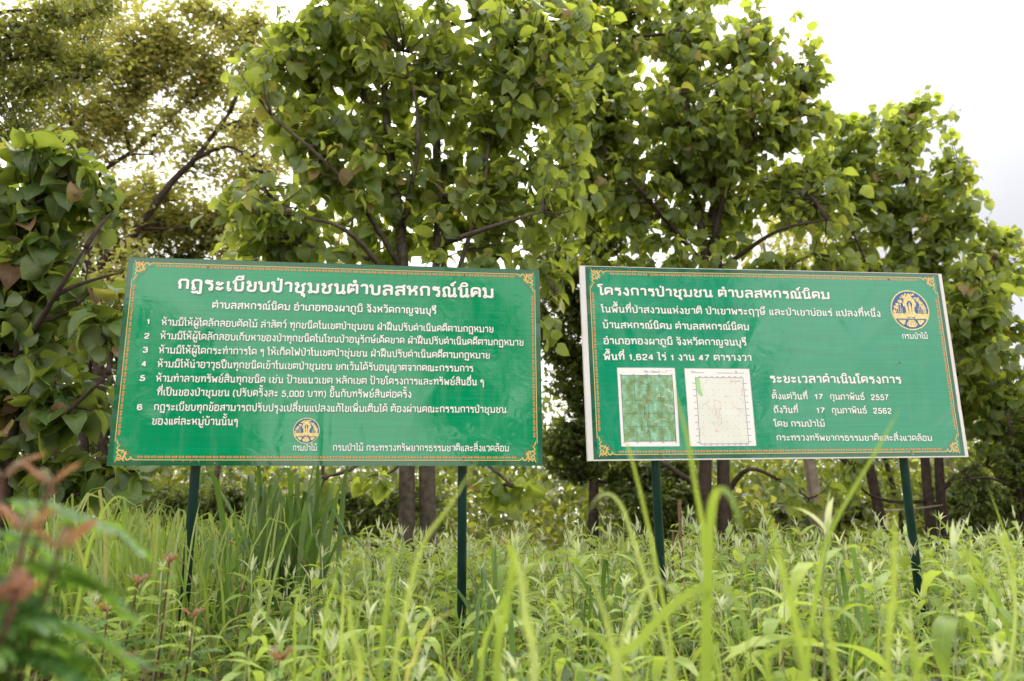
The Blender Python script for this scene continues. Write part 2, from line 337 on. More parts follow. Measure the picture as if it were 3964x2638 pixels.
BOLT = plain('dull_bolt', (.16, .15, .14), .5, .5, noise=.3, scale=300)
def vinyl_mat(name, a, b, bright, dark):
    """green printed vinyl: darker band outside the border, faint print lines, glossy"""
    m, nt, p, o = new_mat(name); L = nt.links.new
    tc = node(nt, 'ShaderNodeTexCoord'); sx = node(nt, 'ShaderNodeSeparateXYZ'); L(tc.outputs['Object'], sx.inputs[0])
    ax = node(nt, 'ShaderNodeMath', operation='ABSOLUTE'); L(sx.outputs[0], ax.inputs[0])
    az = node(nt, 'ShaderNodeMath', operation='ABSOLUTE'); L(sx.outputs[2], az.inputs[0])
    g1 = node(nt, 'ShaderNodeMapRange', i_1=a - .0006, i_2=a + .0006); L(ax.outputs[0], g1.inputs[0])
    g2 = node(nt, 'ShaderNodeMapRange', i_1=b - .0006, i_2=b + .0006); L(az.outputs[0], g2.inputs[0])
    mx = node(nt, 'ShaderNodeMath', operation='MAXIMUM'); L(g1.outputs[0], mx.inputs[0]); L(g2.outputs[0], mx.inputs[1])
    c = node(nt, 'ShaderNodeMix', data_type='RGBA'); c.inputs[6].default_value = (*bright, 1); c.inputs[7].default_value = (*dark, 1); L(mx.outputs[0], c.inputs[0])
    # print banding
    mp = node(nt, 'ShaderNodeMapping'); mp.inputs['Scale'].default_value = (1.2, 1, 60); L(tc.outputs['Object'], mp.inputs[0])
    nz = node(nt, 'ShaderNodeTexNoise'); nz.inputs['Scale'].default_value = 1.6; nz.inputs['Detail'].default_value = 5; L(mp.outputs[0], nz.inputs[0])
    nr = node(nt, 'ShaderNodeMapRange', i_1=0.3, i_2=0.7, i_3=0.86, i_4=1.14); L(nz.outputs[0], nr.inputs[0])
    mp2 = node(nt, 'ShaderNodeMapping'); mp2.inputs['Scale'].default_value = (70, 1, 1.5); L(tc.outputs['Object'], mp2.inputs[0])
    n3 = node(nt, 'ShaderNodeTexNoise'); n3.inputs['Scale'].default_value = 1.6; L(mp2.outputs[0], n3.inputs[0])
    nr3 = node(nt, 'ShaderNodeMapRange', i_1=0.3, i_2=0.7, i_3=0.95, i_4=1.05); L(n3.outputs[0], nr3.inputs[0])
    mm = node(nt, 'ShaderNodeMath', operation='MULTIPLY'); L(nr.outputs[0], mm.inputs[0]); L(nr3.outputs[0], mm.inputs[1])
    hs = node(nt, 'ShaderNodeHueSaturation'); L(mm.outputs[0], hs.inputs['Value']); L(c.outputs[2], hs.inputs['Color']); L(hs.outputs[0], p.inputs['Base Color'])
    mp5 = node(nt, 'ShaderNodeMapping'); mp5.inputs['Scale'].default_value = (9, 1, 1.6); L(tc.outputs['Object'], mp5.inputs[0])
    n5 = node(nt, 'ShaderNodeTexNoise'); n5.inputs['Scale'].default_value = 1.3; n5.inputs['Detail'].default_value = 7; n5.inputs['Roughness'].default_value = .65; L(mp5.outputs[0], n5.inputs[0])
    r5 = node(nt, 'ShaderNodeMapRange', i_1=0.52, i_2=0.78, i_3=0.0, i_4=0.11); L(n5.outputs[0], r5.inputs[0])
    d5 = node(nt, 'ShaderNodeMix', data_type='RGBA'); d5.inputs[7].default_value = (.30, .33, .26, 1); L(r5.outputs[0], d5.inputs[0]); L(hs.outputs[0], d5.inputs[6]); L(d5.outputs[2], p.inputs['Base Color'])
    r6 = node(nt, 'ShaderNodeMapRange', i_1=0.45, i_2=0.75, i_3=0.05, i_4=0.22); L(n5.outputs[0], r6.inputs[0]); L(r6.outputs[0], p.inputs['Roughness'])
    p.inputs['Roughness'].default_value = 0.07; p.inputs['Specular IOR Level'].default_value = 0.55
    p.inputs['Coat Weight'].default_value = 0.2; p.inputs['Coat Roughness'].default_value = 0.05
    n4 = node(nt, 'ShaderNodeTexNoise'); n4.inputs['Scale'].default_value = 7; n4.inputs['Detail'].default_value = 3; n4.inputs['Distortion'].default_value = 0.6; L(tc.outputs['Object'], n4.inputs[0])
    bm = node(nt, 'ShaderNodeBump'); bm.inputs['Strength'].default_value = 0.28; bm.inputs['Distance'].default_value = 0.005; L(n4.outputs[0], bm.inputs['Height'])
    L(bm.outputs[0], p.inputs['Normal']); L(bm.outputs[0], p.inputs['Coat Normal'])
    return m

def wrinkle(seed, amp):
    r = np.random.default_rng(seed); K = []
    for i in range(16):                                  # broad buckles
        K.append((r.uniform(-1.2, 1.2), r.uniform(-.6, .6), r.uniform(.10, .30), r.uniform(.5, 1.8), r.uniform(0, 3.14), r.normal() * amp))
    for i in range(14):                                  # creases that run slantwise
        K.append((r.uniform(-1.1, 1.1), r.uniform(-.5, .5), r.uniform(.02, .035), r.uniform(.12, .3) / .03, r.uniform(.6, 2.4), r.normal() * amp * .32))
    def f(x, z):
        y = 0
        for cx, cz, s, asp, th, a in K:
            c, sn = math.cos(th), math.sin(th); dx, dz = x - cx, z - cz
            y = y + a * np.exp(-(((dx * c + dz * sn) / (s * asp)) ** 2 + ((-dx * sn + dz * c) / s) ** 2))
        return y
    return f

def grid_sheet(x0, x1, z0, z1, wr, off, step=0.02):
    nx = max(1, round((x1 - x0) / step)); nz = max(1, round((z1 - z0) / step))
    xs = np.linspace(x0, x1, nx + 1); zs = np.linspace(z0, z1, nz + 1)
    X, Z = np.meshgrid(xs, zs); X = X.ravel(); Z = Z.ravel()
    i = np.arange(nz)[:, None] * (nx + 1) + np.arange(nx)[None, :]; i = i.ravel()
    return np.stack([X, wr(X, Z) - off, Z], -1), np.stack([i, i + 1, i + nx + 2, i + nx + 1], -1)

class Print:
    """flat print laid on the wrinkled sheet"""
    def __init__(s, wr, off): s.a = Acc(); s.wr = wr; s.off = off; s.k = 0; s.dx = s.dz = 0
    def line(s, P, hw, step=None):
        P = np.asarray(P, float)
        if step:
            Q = [P[0]]
            for a, b in zip(P[:-1], P[1:]):
                n = max(1, int(np.linalg.norm(b - a) / step))
                Q += [a + (b - a) * t for t in np.arange(1, n + 1) / n]
            P = np.array(Q)
        V, Q = ribbon(P, hw); s.put(V, Q)
    def put(s, V, Q):
        V = V + np.array([s.dx, s.dz]); s.k += 1; off = s.off + (s.k % 7) * 0.00004
        s.a.add(np.stack([V[:, 0], s.wr(V[:, 0], V[:, 1]) - off, V[:, 1]], -1), Q)
    def poly(s, P):
        """fan of a star-shaped outline as quads"""
        P = np.asarray(P, float); c = P.mean(0)
        if len(P) % 2: P = np.concatenate([P, [(P[-1] + P[0]) / 2]])
        n = len(P); V = np.concatenate([P, [c]])
        s.put(V, np.array([(n, i, (i + 1) % n, (i + 2) % n) for i in range(0, n, 2)]))
    def build(s, name, mat, parent):
        o_ = s.a.build(name, mat, parent, smooth=False); o_['kind'] = 'stuff'; return o_

def put_text(wr, parent, txt, a, b, h, sw, shadow):
    st, w1, w0 = text_strokes(txt, sw)
    (u0, v0), (u1, v1) = a, b; k = (u1 - u0) / (w1 - w0)
    pr = Print(wr, 0.0016); sh = Print(wr, 0.0011)
    for P, hw in st:
        V, Q = ribbon(P, hw)
        U = u0 + (V[:, 0] - w0) * k; W = v0 + (v1 - v0) * (U - u0) / (u1 - u0) + V[:, 1] * h
        pr.put(np.stack([U, W], -1), Q); sh.put(np.stack([U + shadow, W - shadow], -1), Q)
    t = pr.build('lettering', WHITEP, parent); sh.build('lettering_shadow', SHADE, parent)
    return k / h

def ornament(pr, red, X, Z, sx, sz, g):
    """scrollwork in one corner; (X, Z) is the corner where the two gold lines would meet"""
    def m(P): return [(X + sx * ((x - 120 + .1 * (y - 200)) * 1.28e-4) * g, Z - sz * ((y - 205) * 1.32e-4) * g) for x, y in P]
    for P, w in [('190,110 240,230 330,300 400,290', 26), ('290,195 430,230 520,330 530,450 500,540', 34), ('570,185 530,160 500,190 505,250 540,330', 20),
                 ('770,350 820,310 740,205 650,205 600,270 560,400', 26), ('740,210 840,285 900,215 1000,205 1060,205', 20), ('225,270 240,400 340,410 410,340 360,300', 26),
                 ('500,540 420,590 300,600 210,560 210,480 300,450', 28), ('400,440 400,530 480,540', 24), ('320,620 190,640 190,730 260,800', 24),
                 ('640,440 540,470 590,560', 30), ('160,820 190,880 130,950 105,1050', 20), ('460,570 460,640', 30), ('350,150 360,200', 26), ('240,800 270,830', 34)]:
        L_ = round_line(m(S(P)), r=0.012); n = len(L_)
        pr.line(L_, w * 1.3e-4 * g * 1.05 * np.interp(np.linspace(0, 1, n), [0, .3, .8, 1], [.55, 1, 1, .6]))
    L_ = round_line(m(S('1090,330 900,370 700,450 670,560 560,690 430,710 380,800 300,900 250,1090')), r=0.01)
    red.line(L_, 0.0011)

def border(wr, par, a, b, ins, g, nx, nz, cx=0, cz=0):
    wr0 = wr
    gold = Print(wr, 0.0012); red = Print(wr, 0.0012); mar = Print(wr, 0.0012)
    for pr in (gold, red, mar): pr.dx, pr.dz = cx, cz
    c = 0.115 * g
    for s in (1, -1):
        gold.line([(-a + c, s * b), (a - c, s * b)], 0.0021, 0.05); gold.line([(s * a, -b + c * .85), (s * a, b - c * .85)], 0.0021, 0.05)
        for t in (1, -1): ornament(gold, mar, -s * a, t * b, s, t, g)
    ai, bi = a - ins, b - ins
    def beads(p, q, n):
        p, q = np.array(p), np.array(q); d = (q - p) / np.linalg.norm(q - p); e = np.array([-d[1], d[0]])
        red.line([p, q], 0.0010, 0.05)
        for i in range(n):
            c0 = p + (q - p) * (i + .5) / n
            red.poly([c0 + .0062 * (d * math.cos(t) + e * math.sin(t)) for t in np.arange(8) * math.pi / 4])
            for s in (1, -1):
                gold.line([c0 + s * d * .0075 + e * .0062, c0 + s * d * .0102 + e * .004, c0 + s * d * .0102 - e * .004, c0 + s * d * .0075 - e * .0062], 0.0014)
    for s in (1, -1):
        beads((-1.05 * g, s * bi), (1.05 * g, s * bi), nx); beads((s * ai, -.435 * g), (s * ai, .435 * g), nz)
    gold.build('printed_border', GOLD, par); red.build('printed_beads', REDB, par); mar.build('printed_corner_line', MAROON, par)

def emblem(wr, par, cx, cz, r):
    """round emblem: gold rim, blue field, pointed arch with a standing figure, trees, base and fans"""
    em = Print(wr, 0.0013); t = np.arange(40) * 2 * np.pi / 40
    rim = [(cx + r * math.cos(x), cz + r * math.sin(x)) for x in t]
    em.poly(rim); e0 = em.build('emblem', CREAM, par)
    bl = Print(wr, 0.0019); bl.poly([(cx + r * .94 * math.cos(x), cz + r * .94 * math.sin(x)) for x in t]); bl.build('emblem_field', BLUEP, par)
    g = Print(wr, 0.0024)
    def m(P): return [(cx + r * x, cz + r * y) for x, y in P]
    # photo sketch coordinates, unit circle
    yb0, yb1 = -.18, -.46
    x0, x1 = math.sqrt(.885 - yb0 ** 2), math.sqrt(.885 - yb1 ** 2)
    g.poly(m([(-x0, yb0), (-x0 * .97, -.32), (-x1, yb1), (0, yb1), (x1, yb1), (x0 * .97, -.32), (x0, yb0), (0, yb0)]))
    g.poly(m([(-.13, -.5), (.13, -.5), (.3, -.72), (.18, -.84), (0, -.86), (-.18, -.84), (-.3, -.72)]))
    for s in (1, -1):
        g.poly(m([(s * .3, -.5), (s * .68, -.5), (s * .62, -.6), (s * .45, -.75), (s * .36, -.68)]))
        # arch leg and half of the pointed top
        g.line(m([(s * .16, -.2), (s * .17, .12), (s * .23, .3), (s * .2, .45), (s * .08, .56), (0, .84)]), r * np.array([.055, .065, .075, .1, .11, .02]))
        g.line(m([(s * .3, .18), (s * .33, .38)]), r * .03); g.poly(m([(s * .1, -.2), (s * .3, -.2), (s * .26, -.12), (s * .14, -.12)]))
        rr = np.random.default_rng(5 if s > 0 else 6)
        for k in range(30):                                  # leaf clumps of the printed trees
            a = rr.uniform(0, 1); x = .84 - .62 * a + rr.uniform(-.12, .04); y = .0 + .78 * a ** .8 + rr.uniform(-.16, .05)
            if x * x + y * y > .75 or (abs(x) < .4 and y < .55): continue
            q = rr.uniform(.035, .065); ph = rr.uniform(0, 6)
            g.poly(m([(s * (x + q * (1 + .5 * (j % 2)) * math.cos(ph + j * .785)), y + q * (1 + .5 * (j % 2)) * math.sin(ph + j * .785)) for j in range(8)]))
        for x, top in ((.42, .1), (.5, .2), (.6, .3), (.7, .25), (.8, .1)):
            g.line(m([(s * x, -.2), (s * (x + .02), top * .5), (s * (x - .02), top)]), r * .014)
    g.line(m([(0, -.16), (.01, .02), (0, .16), (0, .22)]), r * np.array([.05, .06, .07, .02])); g.line(m([(0, .22), (0, .4)]), r * np.array([.06, .015]))
    g.line(m([(-.12, .1), (-.1, -.1), (0, -.19), (.1, -.1), (.11, .06)]), r * .018)
    g.build('emblem_figures', CREAM, par)
    b2 = Print(wr, 0.0029)
    b2.poly(m([(-.2, -.36), (-.02, -.36), (-.05, -.4), (-.19, -.41)])); b2.poly(m([(.2, -.36), (.02, -.36), (.05, -.4), (.19, -.41)]))
    for x in (-.12, -.04, .04, .12): b2.line(m([(x, -.55), (x * 1.7, -.78)]), r * .008)
    b2.line(m([(-.78, -.44), (.78, -.44)]), r * .01)
    b2.build('emblem_details', BLUEP, par)

def sign(name, c, yaw, tilt, W2, H2, ox, oz, label, seed, amp, mats, post_u, ptop_gap):
    """c: centre of the front face.  Children in sign coordinates: x right, z up, y away from the reader"""
    base = empty(name, (c[0], c[1], 0), label, 'sign', 'green notice boards on two steel posts', rz=yaw)
    wr = wrinkle(seed, amp)
    board = bpy.data.objects.new('board', mesh_np('board', *grid_sheet(-W2, W2, -H2, H2, wr, 0.0), mats[0])); col.objects.link(board)
    board.parent = base; board.location = (0, 0, c[2]); board.rotation_euler = (0, -tilt, 0)
    # edge and back of the sheet, made of a rim that follows the front
    xs = np.concatenate([np.linspace(-W2, W2, 121), np.full(60, W2), np.linspace(W2, -W2, 121), np.full(60, -W2)])
    zs = np.concatenate([np.full(121, H2), np.linspace(H2, -H2, 60), np.full(121, -H2), np.linspace(-H2, H2, 60)])
    y = wr(xs, zs); n = len(xs)
    V = np.concatenate([np.stack([xs * 1.0012, y, zs * 1.002], -1), np.stack([xs * 1.0012, y * 0 + .016, zs * 1.002], -1)])
    Q = np.array([(i, (i + 1) % n, n + (i + 1) % n, n + i) for i in range(n)])
    link('sheet_edge', mesh_np('sheet_edge', V, Q, EDGEM, smooth=False), board)
    V, Q = box(-W2 + .002, W2 - .002, .0155, .0175, -H2 + .002, H2 - .002); link('back_sheet', mesh_np('back_sheet', V, Q, BACKM, smooth=False), board)
    for k, (x0, x1, z0, z1) in enumerate([(-W2 + .02, W2 - .02, H2 - .06, H2 - .02), (-W2 + .02, W2 - .02, -H2 + .02, -H2 + .06), (-W2 + .02, W2 - .02, -.02, .02)]):
        V, Q = box(x0, x1, .018, .048, z0, z1); link('back_rail', mesh_np('back_rail', V, Q, BACKM, smooth=False), board)
    for u in post_u:
        V, Q, U = tube([(u, 0, -.3), (u, 0, c[2]), (u, 0, c[2] + H2 - .04)], [.0262] * 3, 20)
        pst = link('post', mesh_np('post', V + np.array([0, .078, 0]), Q, POSTM), base)
        for z in (-H2 + .04, 0, H2 - .09):
            Vb, Qb = box(u - .036, u + .036, .0485, .054, c[2] + z - .014, c[2] + z + .014); link('clamp', mesh_np('clamp', Vb, Qb, POSTM, smooth=False), pst)
    for u in post_u:
        for z in (-H2 + .04, .0, H2 - .045):
            V, Q, U = tube([(u, float(wr(u, z)) - .0012, z), (u, float(wr(u, z)) - .0045, z)], [.0062, .005], 10); link('bolt_head', mesh_np('bolt_head', V, Q, BOLT), board)
    return base, board, wr

M1 = vinyl_mat('green_vinyl_rules', 1.172, 0.566, (0.000, 0.280, 0.120), (0.006, 0.115, 0.055))
M2 = vinyl_mat('green_vinyl_project', 1.147, 0.560, (0.000, 0.280, 0.150), (0.006, 0.11, 0.065))
Y1, T1 = R(7.26), R(-0.01)
Y2, T2 = R(7.75), R(0.70)
s1, b1, w1 = sign('notice_board', (-1.019, 4.52, .936 + CAMZ), Y1, T1, 1.2, .5965, 0, 0,
    'green notice board of six numbered rules, left, with a small emblem at its bottom edge', 3, .0042, (M1,), (-.756, .739), 0)
T = lambda *a: put_text(w1, b1, *a)
B = .0365; q = .155; SH = .0035
R1 = [("กฎระเบียบป่าชุมชนตำบลสหกรณ์นิคม", (-.915, .407), (.916, .407), .068, .19, .006),
 ("ตำบลสหกรณ์นิคม อำเภอทองผาภูมิ จังหวัดกาญจนบุรี", (-.714, .3), (.572, .3), .0385, .165, SH)]
for n, (u0, u1, v), (t, a, b) in zip('123456', [(-1.067, -1.049, .198), (-1.072, -1.044, .114), (-1.072, -1.045, .034), (-1.073, -1.045, -.047), (-1.074, -1.045, -.128), (-1.0725, -1.045, -.292)],
  [("ห้ามมิให้ผู้ใดลักลอบตัดไม้ ล่าสัตว์ ทุกชนิดในเขตป่าชุมชน ฝ่าฝืนปรับดำเนินคดีตามกฎหมาย", (-.984, .192), (.915, .194)),
   ("ห้ามมิให้ผู้ใดลักลอบเก็บหาของป่าทุกชนิดในโซนป่าอนุรักษ์เด็ดขาด ฝ่าฝืนปรับดำเนินคดีตามกฎหมาย", (-.984, .112), (1.096, .116)),
   ("ห้ามมิให้ผู้ใดกระทำการใด ๆ ให้เกิดไฟป่าในเขตป่าชุ่มชน ฝ่าฝืนปรับดำเนินคดีตามกฎหมาย", (-.985, .03), (.893, .033)),
   ("ห้ามมิให้นำอาวุธปืนทุกชนิดเข้าในเขตป่าชุมชน ยกเว้นได้รับอนุญาตจากคณะกรรมการ", (-.986, -.05), (.794, -.048)),
   ("ห้ามทำลายทรัพย์สินทุกชนิด เช่น ป้ายแนวเขต หลักเขต ป้ายโครงการและทรัพย์สินอื่น ๆ", (-.986, -.132), (.857, -.129)),
   ("กฎระเบียบทุกข้อสามารถปรับปรุงเปลี่ยนแปลงแก้ไขเพิ่มเติมได้ ต้องผ่านคณะกรรมการป่าชุมชน", (-.984, -.294), (.989, -.291))]):
    R1.append((n, (u0, v), (u1, v), .034, .19, SH)); R1.append((t, a, b, B, q, SH))
R1 += [("ที่เป็นของป่าชุมชน (ปรับครั้งละ 5,000 บาท) ขึ้นกับทรัพย์สินต่อครั้ง", (-.9745, -.21), (.435, -.207), B, q, SH),
 ("ของแต่ละหมู่บ้านนั้นๆ", (-.9876, -.373), (-.528, -.373), B, q, SH),
 ("กรมป่าไม้", (-.219, -.5143), (-.0876, -.5147), .030, .15, .0028),
 ("กรมป่าไม้ กระทรวงทรัพยากรธรรมชาติและสิ่งแวดล้อม", (.001, -.5142), (1.002, -.515), .0335, .155, .003)]
for r_ in R1: print('TXT', round(T(*r_), 2), end=' ')
border(w1, b1, 1.170, .5655, .0165, 1.0, 58, 24)
emblem(w1, b1, -.149, -.4005, .0735)

s2, b2, w2 = sign('notice_board', (1.612, 4.787, .967 + CAMZ), Y2, T2, 1.2, .591, 0, 0,
    'white-margined green notice board with two maps and a large round emblem, on the right', 11, .0052, (EDGEM,), (-.765, .823), 0)
V, Q = grid_sheet(-1.1655, 1.1775, -.583, .5875, w2, .0008); V[:, 0] += 0
vn = mesh_np('printed_vinyl', V - np.array([.006, 0, .002]), Q, M2); pv = link('printed_vinyl', vn, b2); pv.location = (.006, 0, .002)
_w2 = w2
T = lambda *a: put_text(_w2, b2, *a)
R2 = [("โครงการป่าชุมชน ตำบลสหกรณ์นิคม", (-1.0868, .405), (.4034, .403), .053, .185, .0045),
 ("ในพื้นที่ป่าสงวนแห่งชาติ ป่าเขาพระฤๅษี และป่าเขาบ่อแร่ แปลงที่หนึ่ง", (-1.0765, .297), (.734, .293), .0385, .16, SH),
 ("บ้านสหกรณ์นิคม ตำบลสหกรณ์นิคม", (-1.0726, .199), (-.15, .196), .0385, .165, SH), ("อำเภอทองผาภูมิ จังหวัดกาญจนบุรี", (-1.0727, .1), (-.177, .098), .0385, .165, SH),
 ("พื้นที่ 1,624 ไร่ 1 งาน 47 ตารางวา", (-1.076, .004), (-.152, .002), .0385, .165, SH), ("ระยะเวลาดำเนินโครงการ", (-.047, -.132), (.815, -.136), .0465, .18, SH),
 ("ตั้งแต่วันที่", (-.043, -.233), (.185, -.2345), .034, .165, .003), ("17", (.230, -.2345), (.287, -.235), .036, .17, .003), ("กุมภาพันธ์", (.331, -.2355), (.558, -.237), .034, .165, .003), ("2557", (.601, -.2373), (.7175, -.2384), .036, .17, .003),
 ("ถึงวันที่", (-.041, -.3165), (.115, -.3174), .034, .165, .003), ("17", (.232, -.3185), (.289, -.319), .036, .17, .003), ("กุมภาพันธ์", (.333, -.320), (.562, -.3206), .034, .165, .003), ("2562", (.605, -.3213), (.7247, -.3227), .036, .17, .003),
 ("โดย กรมป่าไม้", (-.045, -.399), (.2777, -.4014), .034, .165, .003), ("กระทรวงทรัพยากรธรรมชาติและสิ่งแวดล้อม", (-.040, -.4828), (.971, -.491), .0325, .155, .003),
 ("กรมป่าไม้", (.863, .152), (1.0376, .154), .032, .16, .003)]
for r_ in R2: print('TXT', round(T(*r_), 2), end=' ')
border(_w2, b2, 1.146, .559, .0165, .975, 58, 24, .006, .002)
emblem(_w2, b2, .943, .3425, .132)

# the two printed maps
def map_mat():
    m, nt, p, o = new_mat('printed_relief_map'); L = nt.links.new; p.inputs['Roughness'].default_value = .35
    tc = node(nt, 'ShaderNodeTexCoord'); mp = node(nt, 'ShaderNodeMapping'); mp.inputs['Scale'].default_value = (26, 1, 20); mp.inputs['Rotation'].default_value = (0, R(25), 0); L(tc.outputs['Object'], mp.inputs[0])
    n1 = node(nt, 'ShaderNodeTexNoise'); n1.inputs['Scale'].default_value = 1.0; n1.inputs['Detail'].default_value = 9; n1.inputs['Roughness'].default_value = .65; L(mp.outputs[0], n1.inputs[0])
    r = node(nt, 'ShaderNodeValToRGB'); L(n1.outputs[0], r.inputs[0]); e = r.color_ramp.elements
    e[0].position = .3; e[0].color = (.20, .20, .08, 1); e[1].position = .72; e[1].color = (.45, .82, .74, 1)
    for pos, c in ((.40, (.17, .29, .12)), (.50, (.22, .40, .22)), (.60, (.27, .55, .40))): x = e.new(pos); x.color = (*c, 1)
    L(r.outputs[0], p.inputs['Base Color']); return m
MAPM = map_mat(); PALEM = plain('printed_pale_map', (.78, .78, .74), .35, .5, c2=(.80, .81, .79), scale=12); LGRN = plain('printed_light_green', (.36, .66, .30), .35, .5)
def quad_sheet(name, cs, off, mat, n=12):
    c = np.array(cs, float); t = np.linspace(0, 1, n + 1); U, Vv = np.meshgrid(t, t); U = U.ravel()[:, None]; Vv = Vv.ravel()[:, None]
    P = (c[0] * (1 - U) + c[1] * U) * (1 - Vv) + (c[3] * (1 - U) + c[2] * U) * Vv
    i = (np.arange(n)[:, None] * (n + 1) + np.arange(n)[None]).ravel(); Q = np.stack([i, i + n + 1, i + n + 2, i + 1], -1)
    return link(name, mesh_np(name, np.stack([P[:, 0], _w2(P[:, 0], P[:, 1]) - off, P[:, 1]], -1), Q, mat), b2)
quad_sheet('printed_map', [(-.9990, -.0415), (-.6425, -.0425), (-.6450, -.5115), (-.9995, -.5095)], .0014, WHITEP)
quad_sheet('map_picture', [(-.979, -.088), (-.6635, -.089), (-.664, -.482), (-.981, -.480)], .0019, MAPM)
quad_sheet('printed_map', [(-.582, -.0435), (-.172, -.0455), (-.1705, -.5122), (-.585, -.5108)], .0014, WHITEP)
quad_sheet('map_picture', [(-.517, -.100), (-.217, -.1015), (-.217, -.499), (-.520, -.498)], .0019, PALEM)
ink = Print(_w2, .0025); redl = Print(_w2, .0027); gr = Print(_w2, .0023); thin = Print(_w2, .0026)
def rect(pr, x0, x1, z0, z1, hw): pr.line([(x0, z0), (x1, z0), (x1, z1), (x0, z1), (x0, z0)], hw, .05)
rect(thin, -.999, -.643, -.511, -.042, .0009); rect(thin, -.584, -.171, -.512, -.044, .0009); rect(ink, -.98, -.6637, -.481, -.0885, .0011); rect(ink, -.519, -.217, -.4985, -.1005, .0011)
for x in (-.901, -.822, -.744): ink.line([(x, -.089), (x, -.481)], .0006, .05)
for z in (-.16, -.2385, -.3165, -.3945): ink.line([(-.98, z), (-.6637, z)], .0006, .05)
for x in (-.489, -.452, -.415, -.378, -.341, -.304, -.267, -.23):
    for z in (-.135, -.175, -.212, -.25, -.29, -.33, -.37, -.41, -.45, -.488):
        ink.line([(x - .003, z), (x + .003, z)], .0006); thin.line([(x, z - .002), (x, z + .002)], .0005)
        if x == -.489: ink.line([(-.54, z), (-.523, z)], .0012); ink.line([(-.214, z), (-.197, z)], .0012)
    ink.line([(x - .008, -.094), (x + .006, -.094)], .0010); ink.line([(x - .008, -.505), (x + .006, -.505)], .0010)
for x in (-.98, -.901, -.822, -.744, -.665): ink.line([(x - .007, -.0835), (x + .007, -.0835)], .0012); ink.line([(x - .007, -.487), (x + .007, -.487)], .0012)
ink.line([(-.833, -.068), (-.811, -.068)], .002); ink.line([(-.787, -.068), (-.741, -.068)], .002); rect(thin, -.811, -.695, -.0695, -.0665, .0004)
for x in (-.83, -.787, -.741, -.695, -.672): thin.line([(x - .005, -.06), (x + .008, -.06)], .0014)
for x0, x1, z in ((-.543, -.52, -.062), (-.54, -.46, -.070), (-.385, -.28, -.071), (-.275, -.205, -.072), (-.543, -.538, -.053)): thin.line([(x0, z), (x1, z)], .0016)
O1 = [(-.9025, -.1207), (-.8573, -.1298), (-.8154, -.1488), (-.8115, -.195), (-.825, -.2356), (-.8454, -.2572), (-.8479, -.3002), (-.844, -.327), (-.836, -.3484), (-.8335, -.3804), (-.8266, -.4203), (-.8477, -.4361), (-.8761, -.4385), (-.871, -.3882), (-.862, -.383), (-.874, -.3066), (-.9011, -.2249), (-.9025, -.1207)]
ink.line(O1, .0010); redl.line(O1[3:6], .0014); redl.line(O1[7:9], .0012)
O2 = [(-.4218, -.2345), (-.3803, -.2438), (-.3689, -.2548), (-.3741, -.2902), (-.3846, -.2956), (-.3859, -.3444), (-.3757, -.3499), (-.3793, -.3796), (-.3924, -.3892), (-.4004, -.3849), (-.3958, -.3633), (-.4133, -.2684), (-.4135, -.2356)]
redl.line(O2, .0006); rect(redl, -.297, -.287, -.127, -.117, .0007); thin.line([(-.278, -.121), (-.23, -.121)], .0016)
gr.line([(-.505, -.102), (-.504, -.14), (-.503, -.175), (-.494, -.195), (-.484, -.213)], np.array([.011, .012, .013, .012, .004]))
rr = np.random.default_rng(4)
for k in range(16):
    p = np.array([rr.uniform(-.5, -.25), rr.uniform(-.47, -.13)]); L_ = [p.copy()]
    for j in range(6): p = p + rr.normal(size=2) * .014; p[0] = np.clip(p[0], -.512, -.222); p[1] = np.clip(p[1], -.493, -.105); L_.append(p.copy())
    (thin if k % 3 else redl).line(round_line(L_, .008), .00045)
for k in range(5):
    p = np.array([rr.uniform(-.82, -.68), rr.uniform(-.45, -.15)]); L_ = [p.copy()]
    for j in range(7): p = p + rr.normal(size=2) * .014; p[0] = np.clip(p[0], -.97, -.67); p[1] = np.clip(p[1], -.475, -.095); L_.append(p.copy())
    pw = Print(_w2, .0024); pw.line(round_line(L_, .008), .0009); pw.build('map_road', WHITEP, b2)
ink.build('map_ink', INK, b2); redl.build('map_outline', REDB, b2); gr.build('map_green_area', LGRN, b2); thin.build('map_fine_print', LILAC, b2)

# bits of peeled glue, staples and torn spots on the vinyl
def spots(wr, par, pts, seed):
    r = np.random.default_rng(seed); s = Print(wr, .0022)
    for (x, z, n, sp) in pts:
        for k in range(n):
            cx, cz = x + r.normal() * sp * 1.6, z + r.normal() * sp * .35; q = r.uniform(.0015, .0042)
            s.poly([(cx + q * r.uniform(.4, 1.6) * math.cos(t), cz + q * r.uniform(.3, 1) * math.sin(t)) for t in np.arange(8) * math.pi / 4])
    s.build('glue_spot', RUST, par)
spots(w1, b1, [(-.75, -.572, 9, .02), (-.62, -.582, 4, .014), (-.83, -.568, 2, .01), (.43, -.585, 2, .01)], 1)
spots(_w2, b2, [(-.875, .566, 14, .016), (-1.0, .57, 8, .022), (.62, .571, 6, .02), (.83, -.57, 4, .006)], 2)
